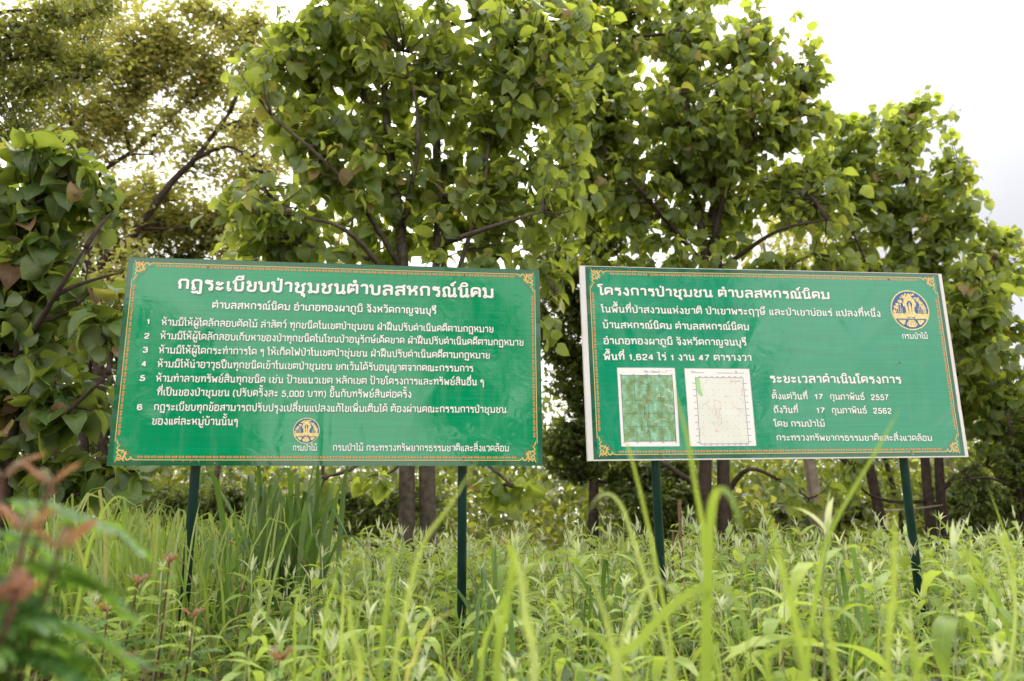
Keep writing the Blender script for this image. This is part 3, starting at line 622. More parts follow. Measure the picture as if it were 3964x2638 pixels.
# ------------------------------------------------------------------ vegetation
TEAK = leaf_mat('teak_leaf', [(.045, .085, .030), (.075, .128, .034), (.125, .185, .045), (.21, .26, .070)], (.22, .26, .13), (.54, .62, .05), tw=.48, rough=.30, vein=.35, odd=(.26, .16, .08), odd_share=.05)
TEAKN = leaf_mat('teak_leaf_near', [(.038, .080, .020), (.062, .118, .026), (.10, .165, .04)], (.17, .22, .11), (.42, .50, .04), tw=.36, rough=.32, vein=.5, odd=(.20, .10, .07), odd_share=.06)
OLIVE = leaf_mat('olive_small_leaf', [(.13, .16, .04), (.19, .21, .06), (.27, .28, .10), (.13, .19, .07)], (.32, .32, .2), (.55, .54, .08), tw=.45, vein=.1, odd=(.32, .2, .06), odd_share=.12)
OLIVE2 = leaf_mat('green_fine_leaf', [(.06, .085, .022), (.10, .13, .03), (.15, .18, .045)], (.18, .2, .1), (.40, .42, .04), tw=.38, vein=.1, odd=(.3, .2, .06), odd_share=.05)
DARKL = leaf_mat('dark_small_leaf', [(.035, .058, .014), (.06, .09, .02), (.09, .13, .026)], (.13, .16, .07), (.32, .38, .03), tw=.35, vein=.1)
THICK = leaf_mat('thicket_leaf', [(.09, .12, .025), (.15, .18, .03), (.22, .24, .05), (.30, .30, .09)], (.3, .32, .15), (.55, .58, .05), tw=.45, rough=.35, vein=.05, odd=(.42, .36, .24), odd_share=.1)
COVER = leaf_mat('ground_cover_leaf', [(.03, .07, .015), (.06, .12, .025), (.10, .17, .035)], (.18, .24, .09), (.35, .46, .04), tw=.35, vein=.3)
WEED = leaf_mat('weed_leaf', [(.11, .19, .03), (.19, .29, .045), (.30, .39, .07), (.20, .29, .08)], (.30, .36, .15), (.44, .54, .06), tw=.36, rough=.5, spec=.35, vein=.3, veins=10)
YOUNG = leaf_mat('young_weed_leaf', [(.38, .43, .26), (.48, .52, .36), (.28, .36, .14)], (.55, .58, .42), (.6, .66, .25), tw=.35, rough=.6, vein=.1)
GRASS = leaf_mat('grass_blade', [(.10, .18, .03), (.17, .27, .045), (.27, .34, .08), (.30, .37, .18)], (.30, .37, .18), (.42, .52, .05), tw=.40, rough=.42, vein=.25, veins=0.01, odd=(.42, .36, .15), odd_share=.04)
DGRASS = leaf_mat('dark_grass_blade', [(.045, .10, .022), (.07, .14, .03), (.11, .20, .04)], (.16, .22, .12), (.24, .38, .04), tw=.3, rough=.42, vein=.2, veins=0.01)
FERN = leaf_mat('compound_leaf', [(.035, .11, .022), (.06, .16, .03), (.10, .22, .035)], (.12, .18, .08), (.30, .50, .04), tw=.35, rough=.4, vein=.15)
REDL = leaf_mat('red_young_leaf', [(.17, .06, .035), (.24, .12, .07), (.12, .15, .05)], (.28, .17, .12), (.4, .16, .06), tw=.35, rough=.4, vein=.1)
BARK = plain('teak_bark', (.048, .038, .030), .9, .2, c2=(.12, .10, .08), scale=14, bump=.6, bscale=50)
BARKD = plain('dark_bark', (.030, .022, .018), .9, .2, c2=(.07, .05, .042), scale=12, bump=.6, bscale=40)
BARKP = plain('pale_bark', (.22, .17, .14), .9, .2, c2=(.36, .30, .26), scale=9, bump=.5, bscale=40)
STEMW = plain('pale_weed_stem', (.22, .26, .14), .7, .3, c2=(.36, .38, .26), scale=30)
STEMD = plain('dark_red_stem', (.07, .03, .022), .7, .3, c2=(.12, .06, .035), scale=30)

def leaf_tpl(n, L, W, p=1.0, q=1.0, fold=.15, droop=.25, wave=0.0, base=.02, ph=0.0, tip=.02):
    t = np.linspace(0, 1, n + 1); hw = W / 2 * np.maximum(np.sin(np.pi * t ** p) ** q, 0); hw[0] = W * base; hw[-1] = W * tip
    V = []; U = []
    for i in range(n + 1):
        a = droop * t[i]; y = L * (math.sin(a * 1.2) / 1.2 / max(droop, 1e-6) if droop else t[i]); z = -L * (1 - math.cos(a * 1.2)) / 1.2 / max(droop, 1e-6) if droop else 0
        for s in (-1, 0, 1):
            V.append((s * hw[i], y, z + fold * hw[i] * abs(s) + wave * L * abs(s) * math.sin(t[i] * 9 + ph + s)))
            U.append((t[i], .5 + .5 * s))
    Q = []
    for i in range(n):
        b = i * 3
        for j in (0, 1): Q.append((b + j, b + j + 1, b + j + 4, b + j + 3))
    return np.array(V), np.array(Q), np.array(U)
def kite(L, W, fold=.1):
    return np.array([(0, 0, 0), (W / 2, L * .42, fold * W), (0, L, -.12 * L), (-W / 2, L * .42, fold * W)]), np.array([(0, 1, 2, 3)]), np.array([(0, .5), (.45, 1), (1, .5), (.45, 0)], float)

def frames(D, r, upj=.35):
    """rotation matrices (k,3,3) whose columns are across, along, normal; along = D, normal roughly up"""
    D = D / (np.linalg.norm(D, axis=1)[:, None] + 1e-9)
    up = np.array([0, 0, 1.]) + r.normal(size=D.shape) * upj
    X = np.cross(D, up); X /= np.linalg.norm(X, axis=1)[:, None] + 1e-9
    Z = np.cross(X, D)
    return np.stack([X, D, Z], -1)
def place(acc, tpls, P, F, Sc, T, r):
    which = r.integers(0, len(tpls), len(P))
    for k, (V, Q, U) in enumerate(tpls):
        m = which == k
        if not m.any(): continue
        W = np.einsum('kij,vj->kvi', F[m], V) * Sc[m][:, None, None] + P[m][:, None, :]
        n = len(V); c = m.sum()
        acc.add(W.reshape(-1, 3), (Q[None] + (np.arange(c) * n)[:, None, None]).reshape(-1, Q.shape[1]), np.tile(U, (c, 1)), np.repeat(T[m], n))

TEAK_T = [leaf_tpl(5, 1, .68, .88, .8, f, d, w, ph=ph) for f, d, w, ph in ((.2, .7, .035, 0), (.45, 1.2, .045, 1), (.12, .45, .04, 2), (.35, 1.0, .05, 3), (.05, 1.7, .055, 4), (.6, .9, .04, 5))]
def shared(name, tpls, mat):
    return [mesh_np(name, V, Q, mat, U, np.zeros(len(V))) for V, Q, U in tpls]
TEAK_ME = shared('leaf', TEAK_T, TEAK); TEAKN_ME = shared('leaf', TEAK_T, TEAKN)

def mat4(P, F, s):
    m = np.eye(4); m[:3, :3] = F * s; m[:3, 3] = P
    return Matrix(m.tolist())

def blob_pts(blobs, n, r, shell=.36):
    """n points in a union of ellipsoids, denser towards their outside"""
    wts = np.array([b[2][0] * b[2][1] * b[2][2] * (b[3] if len(b) > 3 else 1) for b in [(None, b[0], b[1], b[2] if len(b) > 2 else 1) for b in blobs]]) ** .8
    idx = r.choice(len(blobs), n, p=wts / wts.sum())
    d = r.normal(size=(n, 3)); d /= np.linalg.norm(d, axis=1)[:, None]
    rad = r.uniform(0, 1, n) ** shell
    C = np.array([b[0] for b in blobs]); E = np.array([b[1] for b in blobs])
    return C[idx] + d * rad[:, None] * E[idx], idx
def pxblob(px, py, Y, rx, ry, ry_depth=None, w=1.0):
    c = np.array(at(px, py, Y)); k = Y / F_PX
    return (c, np.array([rx * k, (ry_depth if ry_depth else min(rx, ry) * k), ry * k]), w)

def curve(a, b, n, r, bend=.12, sag=0.0, lift=0.0):
    a, b = np.asarray(a, float), np.asarray(b, float); t = np.linspace(0, 1, n)[:, None]; L_ = np.linalg.norm(b - a)
    c = r.normal(size=3) * bend * L_
    return a + (b - a) * t + c * (t * (1 - t)) * 2 + np.array([0, 0, 1]) * (lift - sag) * L_ * (t * (1 - t)) * 4

def tree(label, cat, trunks, limbs, blobs, ntips, per, size, tpls, lm, meshes, bark, seed, nparts=0, trunk_r=.11, group=None, name='teak_tree', droop=1.05, limb_r=.05, twig_r=.007, spread=1.0, minz=.15, jit=.02):
    """trunks: polylines; limbs: polylines (parts named branch); tips scattered through blobs, each joined by a twig to the nearest limb"""
    r = np.random.default_rng(seed)
    base = trunks[0][0]; t = empty(name, (base[0], base[1], 0), label, cat, group)
    off = np.array([base[0], base[1], 0.0]); sk = []
    for tr in trunks:
        P = round_curve(tr, 14); rad = np.interp(np.linspace(0, 1, len(P)), [0, .08, 1], [1.25, 1, .35]) * trunk_r
        V, Q, U = tube(P - off, rad, 10); o_ = link('trunk', mesh_np('trunk', V, Q, bark, U), t); sk.append(P[3:])
    for lb in limbs:
        P = round_curve(lb, 12); V, Q, U = tube(P - off, np.linspace(limb_r, limb_r * .3, len(P)), 8); link('branch', mesh_np('branch', V, Q, bark, U), t); sk.append(P[2:])
    C0 = np.array([b[0] for b in blobs])
    SK = np.concatenate(sk)
    for c, e, *_ in blobs:                                   # an own branch towards every blob the limbs do not reach
        d = np.linalg.norm(SK - c, axis=1) + np.maximum(0, SK[:, 2] - c[2] + .2) * 1.5; j = d.argmin()
        if d[j] > .35 * max(e):
            P = curve(SK[j], c + np.array([0, 0, .3 * e[2]]), 10, r, .12, sag=.04)
            V, Q, U = tube(P - off, np.linspace(limb_r * .8, limb_r * .25, 10), 7); link('branch', mesh_np('branch', V, Q, bark, U), t); sk.append(P[3:])
    SK = np.concatenate(sk)
    tips, idx = blob_pts(blobs, ntips, r); tips[:, 2] = np.maximum(tips[:, 2], minz)
    tw = Acc(); PP = []; DD = []
    for tp in tips:
        d = np.linalg.norm(SK - tp, axis=1) + np.maximum(0, SK[:, 2] - tp[2] + .15) * .8; j = d.argmin()
        P = curve(SK[j], tp, 6, r, .14, sag=.05)
        V, Q, U = tube(P - off, np.linspace(twig_r * 1.6, twig_r * .6, 6), 4); tw.add(V, Q, U)
        ax = P[-1] - P[-3]; ax /= np.linalg.norm(ax) + 1e-9
        for k in range(per):
            f = 1 - .62 * (k / per) if per > 1 else 1
            f += r.uniform(-.05, .02); q = f * 5; i = min(4, int(q)); p = P[i] * (1 - (q - i)) + P[i + 1] * (q - i)
            a = r.uniform(0, 6.283); sd_ = np.array([math.cos(a), math.sin(a), 0])
            d_ = sd_ * spread + ax * .5 + np.array([0, 0, r.uniform(-droop * 1.6, .25)])
            PP.append(p + r.normal(size=3) * jit); DD.append(d_)
    link('twigs', mesh_np('twigs', np.concatenate(tw.V), np.concatenate(tw.Q), bark), t)['kind'] = 'stuff'
    PP = np.array(PP); DD = np.array(DD); DD /= np.linalg.norm(DD, axis=1)[:, None]; n = len(PP)
    Sc = size * r.uniform(.62, 1.18, n); F = frames(DD, r, .4); T = r.uniform(0, 1, n)
    rest = np.ones(n, bool)
    if nparts:
        px, py, z = to_px(PP); ok = (px > -30) & (px < 3994) & (py > -30) & (py < 2668) & (z > 0)
        order = np.argsort(np.where(ok, z / Sc, 1e9))[:nparts]; order = order[ok[order]]
        for i in order:
            o_ = link('leaf', meshes[int(r.integers(len(meshes)))], t); o_.matrix_local = mat4(PP[i] - off, F[i], Sc[i]); rest[i] = False
    if rest.any():
        a = Acc(); place(a, tpls, PP[rest] - off, F[rest], Sc[rest], T[rest], r)
        a.build('crown', lm, t)['kind'] = 'stuff'
    return t
def round_curve(P, n):
    """smooth curve of n points through control points"""
    P = np.array([list(p) for p in P], float)
    if len(P) == 2: return P[0] + (P[1] - P[0]) * np.linspace(0, 1, n)[:, None]
    Pe = np.concatenate([[2 * P[0] - P[1]], P, [2 * P[-1] - P[-2]]]); m = len(P) - 1; o_ = []
    for u in np.linspace(0, m - 1e-6, n):
        i = int(u); t = u - i; a, b, c, d = Pe[i:i + 4]
        o_.append(.5 * (2 * b + (c - a) * t + (2 * a - 5 * b + 4 * c - d) * t * t + (3 * b - a - 3 * c + d) * t ** 3))
    return np.array(o_)
def A(px, py, Y): return np.array(at(px, py, Y))
def ground_pt(px, Y, z=0.0):
    p = A(px, 2038, Y); p[2] = z; return p

# ---- ground
def ground_h(x, y):
    return .035 * np.sin(x * 1.3 + .4) * np.sin(y * 1.1) + .02 * np.sin(x * 3.1 + y * 2.3) + .012 * np.sin(x * 7.7 - y * 6.1)
gm, gnt, gp, go = new_mat('forest_soil'); gL = gnt.links.new
gtc = node(gnt, 'ShaderNodeTexCoord'); g1 = node(gnt, 'ShaderNodeTexNoise'); g1.inputs['Scale'].default_value = 5; g1.inputs['Detail'].default_value = 10; g1.inputs['Roughness'].default_value = .7
gL(gtc.outputs['Object'], g1.inputs[0]); gr_ = node(gnt, 'ShaderNodeValToRGB'); gL(g1.outputs[0], gr_.inputs[0]); ge = gr_.color_ramp.elements
ge[0].position = .32; ge[0].color = (.055, .038, .024, 1); ge[1].position = .68; ge[1].color = (.26, .19, .13, 1); x_ = ge.new(.5); x_.color = (.13, .085, .055, 1)
gL(gr_.outputs[0], gp.inputs['Base Color']); gp.inputs['Roughness'].default_value = .95; gp.inputs['Specular IOR Level'].default_value = .15
g2 = node(gnt, 'ShaderNodeTexNoise'); g2.inputs['Scale'].default_value = 40; g2.inputs['Detail'].default_value = 10; gL(gtc.outputs['Object'], g2.inputs[0])
gb = node(gnt, 'ShaderNodeBump'); gb.inputs['Strength'].default_value = .9; gb.inputs['Distance'].default_value = .03; gL(g2.outputs[0], gb.inputs['Height']); gL(gb.outputs[0], gp.inputs['Normal'])
q = np.linspace(-1, 1, 221); gx = np.sign(q) * (abs(q) ** 2.6) * 300
GX, GY = np.meshgrid(gx, gx + 5); GZ = ground_h(GX, GY) * np.exp(-((GX / 40) ** 2 + (GY / 40) ** 2)); gi = (np.arange(220)[:, None] * 221 + np.arange(220)[None]).ravel()
tag(link('ground', mesh_np('ground', np.stack([GX.ravel(), GY.ravel(), GZ.ravel()], -1), np.stack([gi, gi + 1, gi + 222, gi + 221], -1), gm)), 'bare brown soil under the weeds and trees', kind='structure')

# ---- teak trees
Y = 8.8
t1 = tree('broad central teak tree of several trunks rising behind the left notice board', 'tree',
    [[ground_pt(1578, Y), A(1575, 1700, Y), A(1560, 1000, Y), A(1500, 500, Y), A(1480, 150, Y)], [ground_pt(1665, Y + .1), A(1655, 1500, Y), A(1700, 950, Y), A(1690, 550, Y), A(1720, 100, Y)]],
    [[A(1655, 1500, Y), A(1790, 1000, Y - .3), A(1870, 750, Y - .4), A(1900, 450, Y - .3)], [A(1560, 1050, Y), A(1380, 760, Y - .5), A(1230, 600, Y - .7), A(1050, 450, Y - .8)],
     [A(1560, 900, Y), A(1620, 500, Y - .5), A(1560, 200, Y - .6)], [A(1500, 560, Y), A(1380, 300, Y), A(1300, 60, Y)], [A(1560, 1150, Y), A(1350, 900, Y - .9), A(1120, 830, Y - 1)],
     [A(1700, 950, Y), A(1900, 880, Y - .9), A(2100, 820, Y - 1)], [A(1575, 1500, Y), A(1400, 1780, Y - .9), A(1260, 1850, Y - 1)], [A(1655, 1550, Y), A(1850, 1760, Y - .8), A(1980, 1880, Y - .9)]],
    [pxblob(1130, 270, Y, 290, 270), pxblob(1480, 220, Y, 470, 400), pxblob(1980, 300, Y, 430, 430), pxblob(2180, 60, Y, 240, 200), pxblob(1010, 780, Y - .7, 260, 190), pxblob(1500, 760, Y, 480, 290, .9), pxblob(2050, 780, Y, 300, 300), pxblob(1250, 560, Y - .3, 260, 200),
     pxblob(1500, -250, Y, 600, 260), pxblob(1150, 960, Y - .5, 330, 90), pxblob(1750, 1000, Y - .5, 400, 90), pxblob(1260, 1850, Y - .8, 130, 60), pxblob(1950, 1900, Y - .8, 150, 80), pxblob(1500, 1850, Y, 250, 50), pxblob(2150, 1200, Y - .5, 60, 230), pxblob(1200, 1300, Y, 500, 250)],
    960, 7, .235, TEAK_T, TEAK, TEAK_ME, BARK, 21, 290, .095, limb_r=.038, jit=.05)
Y = 11.3
t2 = tree('tall teak tree with two dark trunks rising behind the right notice board', 'tree',
    [[ground_pt(2722, Y), A(2730, 1800, Y), A(2745, 1200, Y), A(2690, 700, Y), A(2640, 200, Y)], [ground_pt(2795, Y), A(2800, 1850, Y), A(2790, 1200, Y), A(2760, 700, Y), A(2790, 250, Y)]],
    [[A(2800, 1930, Y), A(2890, 1820, Y - .4), A(3000, 1850, Y - .5), A(3130, 1930, Y - .6)], [A(2740, 1000, Y), A(2860, 600, Y - .4), A(3030, 500, Y - .5), A(3120, 420, Y - .5)],
     [A(2700, 700, Y), A(2660, 450, Y - .5), A(2620, 120, Y - .5)], [A(2745, 1050, Y), A(2500, 760, Y - .5), A(2350, 600, Y - .5)], [A(2780, 1050, Y), A(3000, 900, Y - .7), A(3200, 850, Y - .8)], [A(2722, 1900, Y), A(2560, 1790, Y), A(2450, 1760, Y)]],
    [pxblob(2640, 400, Y, 480, 380), pxblob(2960, 240, Y, 250, 220), pxblob(3130, 330, Y, 110, 100), pxblob(2300, -50, Y, 250, 180), pxblob(2880, 560, Y, 330, 230), pxblob(2300, 800, Y, 240, 260), pxblob(2250, 130, Y, 260, 220), pxblob(3060, 480, Y, 230, 170), pxblob(2330, 420, Y, 260, 300), pxblob(2700, 760, Y, 460, 240), pxblob(3110, 780, Y, 230, 170), pxblob(2250, 450, Y, 230, 300), pxblob(2600, 30, Y, 420, 200),
     pxblob(2650, 980, Y - .6, 420, 90), pxblob(3150, 1000, Y - .6, 300, 70), pxblob(3080, 1900, Y - .6, 190, 70), pxblob(2480, 1150, Y, 300, 160)],
    1200, 7, .235, TEAK_T, TEAK, TEAK_ME, BARKD, 22, 290, .10, limb_r=.042, jit=.05)
Y = 12.2
t3 = tree('shorter teak tree at the right with a rounded top against the pale sky', 'tree',
    [[ground_pt(3600, Y), A(3590, 1900, Y), A(3540, 1200, Y), A(3510, 700, Y)], [ground_pt(3655, Y), A(3640, 1900, Y), A(3620, 1300, Y), A(3600, 900, Y)]],
    [[A(3560, 1300, Y), A(3400, 1100, Y - .4), A(3300, 900, Y - .5)], [A(3640, 1900, Y), A(3780, 1800, Y - .3), A(3900, 1850, Y - .5)], [A(3620, 1400, Y), A(3760, 1150, Y - .5), A(3850, 1000, Y - .5)]],
    [pxblob(3500, 500, Y, 220, 190), pxblob(3280, 520, Y, 120, 110), pxblob(3350, 680, Y, 170, 130), pxblob(3700, 700, Y, 130, 110), pxblob(3900, 950, Y, 120, 100), pxblob(3540, 760, Y, 300, 190), pxblob(3600, 1250, Y, 400, 350), pxblob(3120, 1250, Y, 300, 300), pxblob(3780, 1550, Y, 200, 200), pxblob(3330, 820, Y, 190, 130), pxblob(3690, 900, Y, 220, 120), pxblob(3480, 970, Y, 430, 110), pxblob(3830, 1080, Y, 190, 130), pxblob(3850, 1350, Y - 1, 170, 230), pxblob(3220, 640, Y, 140, 110), pxblob(3880, 1650, Y - .5, 120, 150), pxblob(3300, 1830, Y - 1, 90, 60)],
    980, 7, .235, TEAK_T, TEAK, TEAK_ME, BARKD, 23, 270, .085, limb_r=.04, jit=.05)
Y = 5.6
t4 = tree('young teak tree with the largest leaves, filling the left edge', 'tree',
    [[ground_pt(10, Y), A(30, 1800, Y), A(80, 1300, Y), A(120, 800, Y)]],
    [[A(30, 1750, Y), A(230, 1620, Y - .2), A(420, 1450, Y - .2)], [A(60, 1400, Y), A(230, 1120, Y - .3), A(330, 960, Y - .3)], [A(80, 1200, Y), A(20, 850, Y), A(-60, 600, Y)]],
    [pxblob(110, 740, Y, 230, 230), pxblob(320, 720, Y, 140, 150), pxblob(440, 830, Y - .1, 70, 60), pxblob(460, 1080, Y - .1, 60, 80), pxblob(230, 560, Y, 110, 80), pxblob(450, 1250, Y, 50, 60), pxblob(50, 1300, Y + .5, 250, 500), pxblob(120, 1100, Y, 200, 200), pxblob(330, 1180, Y - .1, 130, 130), pxblob(150, 1500, Y, 230, 210), pxblob(330, 1580, Y, 90, 130), pxblob(180, 1790, Y, 260, 80), pxblob(-100, 1200, Y, 150, 500), pxblob(470, 1830, Y, 90, 40)],
    240, 7, .235, TEAK_T, TEAKN, TEAKN_ME, BARKD, 24, 280, .06, name='young_teak_tree', limb_r=.025, jit=.06)

# ---- small-leaved trees
SM = [kite(1, .62, .12), kite(1, .5, -.1), leaf_tpl(2, 1, .6, .8, 1, .2, .5)]
Y = 14
t5 = tree('tall thin-leaved olive tree with bare forked limbs at the upper left', 'tree',
    [[ground_pt(330, Y), A(330, 1500, Y), A(350, 1080, Y), A(321, 723, Y), A(240, 300, Y)], [ground_pt(430, Y), A(380, 1100, Y), A(480, 960, Y), A(660, 712, Y), A(752, 620, Y), A(890, 436, Y)]],
    [[A(746, 620, Y), A(850, 574, Y), A(918, 580, Y), A(1016, 666, Y)], [A(321, 740, Y), A(425, 643, Y), A(563, 551, Y), A(723, 402, Y), A(821, 310, Y)], [A(425, 643, Y), A(500, 600, Y), A(590, 600, Y)],
     [A(500, 580, Y), A(490, 420, Y), A(600, 220, Y)], [A(321, 723, Y), A(180, 500, Y), A(100, 250, Y)], [A(890, 436, Y), A(960, 250, Y), A(1000, 60, Y)]],
    [pxblob(330, 260, Y, 360, 260), pxblob(660, 280, Y, 290, 180), pxblob(560, 500, Y, 330, 150, w=.8), pxblob(330, 900, Y + 1, 260, 160), pxblob(980, 560, Y + 1, 260, 330, w=.6), pxblob(600, 800, Y + 1, 480, 180, w=1.3), pxblob(900, 900, Y + 1, 300, 130, w=1.3), pxblob(700, 150, Y, 420, 200), pxblob(230, 520, Y, 230, 160), pxblob(820, 90, Y, 300, 130, w=.8), pxblob(420, 480, Y, 170, 120), pxblob(700, 880, Y + 1, 330, 110, w=1.6), pxblob(450, 800, Y, 150, 110), pxblob(960, 680, Y, 100, 110, w=.7), pxblob(800, 330, Y, 120, 100), pxblob(350, 0, Y, 500, 120), pxblob(520, 1080, Y, 150, 160, w=1.5)],
    2100, 13, .15, SM, OLIVE, None, BARKD, 25, 0, .10, name='olive_leaved_tree', limb_r=.045, twig_r=.0055, droop=.5, jit=.10)
Y = 8
t6 = tree('fine-leaved dark branchy tree reaching in at the top left corner', 'tree',
    [[ground_pt(-500, Y), A(-480, 1200, Y), A(-350, 500, Y), A(-200, 60, Y)]],
    [[A(-350, 500, Y), A(-100, 100, Y), A(150, 40, Y), A(300, 70, Y), A(410, 10, Y)], [A(-300, 350, Y), A(-50, 250, Y), A(200, 230, Y), A(330, 300, Y)]],
    [pxblob(80, 160, Y, 210, 140), pxblob(350, 230, Y, 130, 80), pxblob(130, 350, Y, 210, 110), pxblob(300, 40, Y, 230, 90), pxblob(60, 520, Y, 150, 80), pxblob(-150, 250, Y, 200, 200)],
    520, 15, .085, SM, OLIVE2, None, BARKD, 26, 0, .09, name='fine_leaved_tree', limb_r=.03, twig_r=.004, jit=.07)
Y = 13.5
t7 = tree('dense dark small-leaved tree seen in the gap between the two boards', 'tree',
    [[ground_pt(2290, Y), A(2300, 1700, Y), A(2310, 1200, Y), A(2300, 800, Y)]], [[A(2300, 1500, Y), A(2450, 1300, Y), A(2550, 1250, Y)], [A(2300, 1600, Y), A(2200, 1400, Y), A(2130, 1300, Y)]],
    [pxblob(2310, 850, Y, 180, 180), pxblob(2200, 1050, Y, 200, 170), pxblob(2250, 1250, Y, 230, 190), pxblob(2300, 1450, Y, 220, 170), pxblob(2250, 1720, Y, 230, 130), pxblob(2550, 1850, Y, 200, 110)],
    1700, 20, .115, SM, DARKL, None, BARKD, 27, 0, .09, name='small_leaved_tree', limb_r=.04, twig_r=.005)
Y = 11
t8 = tree('low dark fine-leaved tree hanging over the weeds at the right edge', 'tree',
    [[ground_pt(3960, Y), A(3950, 1900, Y), A(3900, 1600, Y)]], [[A(3950, 1900, Y), A(3830, 1850, Y - .3), A(3730, 1860, Y - .3)]],
    [pxblob(3840, 1930, Y, 160, 110), pxblob(3900, 1800, Y, 130, 90), pxblob(3750, 1850, Y, 90, 60), pxblob(4050, 1750, Y, 150, 250)],
    420, 22, .08, SM, DARKL, None, BARKD, 28, 0, .06, name='fine_leaved_tree', limb_r=.025, twig_r=.004)
Y = 15
t9 = tree('leafy small-leaved tree behind the left edge of the left board', 'tree',
    [[ground_pt(470, Y), A(480, 1700, Y), A(450, 1300, Y), A(500, 1000, Y)]], [[A(480, 1700, Y), A(380, 1500, Y), A(300, 1400, Y)], [A(450, 1300, Y), A(600, 1150, Y), A(700, 1050, Y)]],
    [pxblob(500, 1000, Y, 260, 110), pxblob(420, 1250, Y, 150, 150), pxblob(600, 1450, Y, 300, 200), pxblob(380, 1650, Y, 200, 120), pxblob(750, 980, Y, 200, 60)],
    800, 18, .115, SM, DARKL, None, BARKD, 29, 0, .07, name='olive_leaved_tree', limb_r=.035, twig_r=.005)

# ---- thicket and thin trees behind the boards
r = np.random.default_rng(50); n = 170000
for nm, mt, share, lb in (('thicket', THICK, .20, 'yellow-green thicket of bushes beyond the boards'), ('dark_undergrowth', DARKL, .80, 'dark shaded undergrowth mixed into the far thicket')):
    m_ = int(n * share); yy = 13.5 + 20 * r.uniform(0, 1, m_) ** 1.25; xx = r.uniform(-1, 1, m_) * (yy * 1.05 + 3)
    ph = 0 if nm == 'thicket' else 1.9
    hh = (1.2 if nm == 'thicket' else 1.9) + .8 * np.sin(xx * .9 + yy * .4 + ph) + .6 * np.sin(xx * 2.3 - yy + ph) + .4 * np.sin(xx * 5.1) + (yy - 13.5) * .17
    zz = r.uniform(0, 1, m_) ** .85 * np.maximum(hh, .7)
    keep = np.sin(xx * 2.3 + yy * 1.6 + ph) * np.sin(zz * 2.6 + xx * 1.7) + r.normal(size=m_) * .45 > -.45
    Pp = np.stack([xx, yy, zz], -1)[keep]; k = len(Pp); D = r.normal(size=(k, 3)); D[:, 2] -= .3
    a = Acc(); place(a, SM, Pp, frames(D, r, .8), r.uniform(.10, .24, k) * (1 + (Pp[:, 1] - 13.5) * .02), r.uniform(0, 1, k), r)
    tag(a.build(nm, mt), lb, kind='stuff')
desc = ['slim dark leaning trunk left of the left board\'s first post', 'pair-thin trunk just right of the left board\'s first post', 'pale straight trunk in the gap under the right board', 'pale trunk leaning left under the right board',
        'dark crooked trunk left of the last post', 'thin brown trunk behind the last post', 'pale trunk right of the last post', 'slender trunk far behind the left edge of the left board', 'grey trunk between the two boards',
        'thin brown trunk under the middle of the left board', 'pale trunk seen left of the wooden stakes', 'thin trunk behind the red-topped bush']
TR = [(800, 13, .055, .3, 0), (860, 15, .05, .05, 0), (3160, 14, .10, -.1, 2), (3220, 13, .07, -.35, 2), (3430, 12.5, .085, -.35, 1), (3500, 14, .05, -.3, 0), (3700, 16, .09, 0, 2), (450, 17, .09, .2, 1), (2400, 17, .10, 0, 2), (1205, 11, .03, .1, 0), (2570, 15, .08, .1, 2), (150, 12, .10, .1, 1)]
for (px, Yt, rad, lean, b), dsc in zip(TR, desc):
    p0 = ground_pt(px, Yt); tr = empty('thin_tree', (p0[0], p0[1], 0), dsc, 'tree', 'thin trees behind the boards')
    P = np.array([(lean * z * .35 + .06 * math.sin(z * 1.7 + px), .05 * math.sin(z * 2 + px), z) for z in np.linspace(-.05, 5.5, 16)])
    V, Q, U = tube(P, np.linspace(rad * 1.15, rad * .35, 16), 8); link('trunk', mesh_np('trunk', V, Q, (BARK, BARKD, BARKP)[b], U), tr)
    for k in range(3):
        i = 6 + 3 * k; e = P[i] + np.array([r.normal() * .8, r.normal() * .3, r.uniform(.5, 1.1)]); V, Q, U = tube(curve(P[i], e, 7, r, .15), np.linspace(rad * .4, rad * .1, 7), 6)
        link('branch', mesh_np('branch', V, Q, (BARK, BARKD, BARKP)[b], U), tr)
    nl = 420; Pp, _ = blob_pts([(P[-1] - np.array([0, 0, .6]), np.array([.9, .9, 1.2]))], nl, r); D = r.normal(size=(nl, 3)); D[:, 2] -= .4
    a = Acc(); place(a, SM, Pp, frames(D, r, .6), r.uniform(.10, .18, nl), r.uniform(0, 1, nl), r); a.build('crown', OLIVE, tr)['kind'] = 'stuff'

for px, py, Yb, rx, ry, dsc, sd_ in [(1450, 1960, 12, 330, 85, 'dark leafy shrub at the foot of the central twin trunks', 61), (2560, 1950, 13, 260, 100, 'dark leafy shrub behind the third post', 62), (3180, 1985, 15, 260, 60, 'low dark shrub under the right board', 63), (3760, 1960, 14, 240, 90, 'dark shrub behind the far right trunks', 64), (760, 1960, 13, 260, 80, 'dark shrub behind the first post', 65)]:
    g_ = ground_pt(px, Yb)
    tree(dsc, 'shrub', [[g_, A(px + 20, 1990, Yb), A(px, 1930, Yb)]], [], [pxblob(px, py, Yb, rx, ry), pxblob(px - rx * .4, py - ry * .5, Yb + .3, rx * .5, ry * .6), pxblob(px + rx * .5, py - ry * .3, Yb, rx * .4, ry * .7)],
         260, 12, .11, SM, DARKL, None, BARKD, sd_, 0, .03, 'dark shrubs behind the boards', name='dark_shrub', limb_r=.015, twig_r=.004, jit=.05, minz=.05)

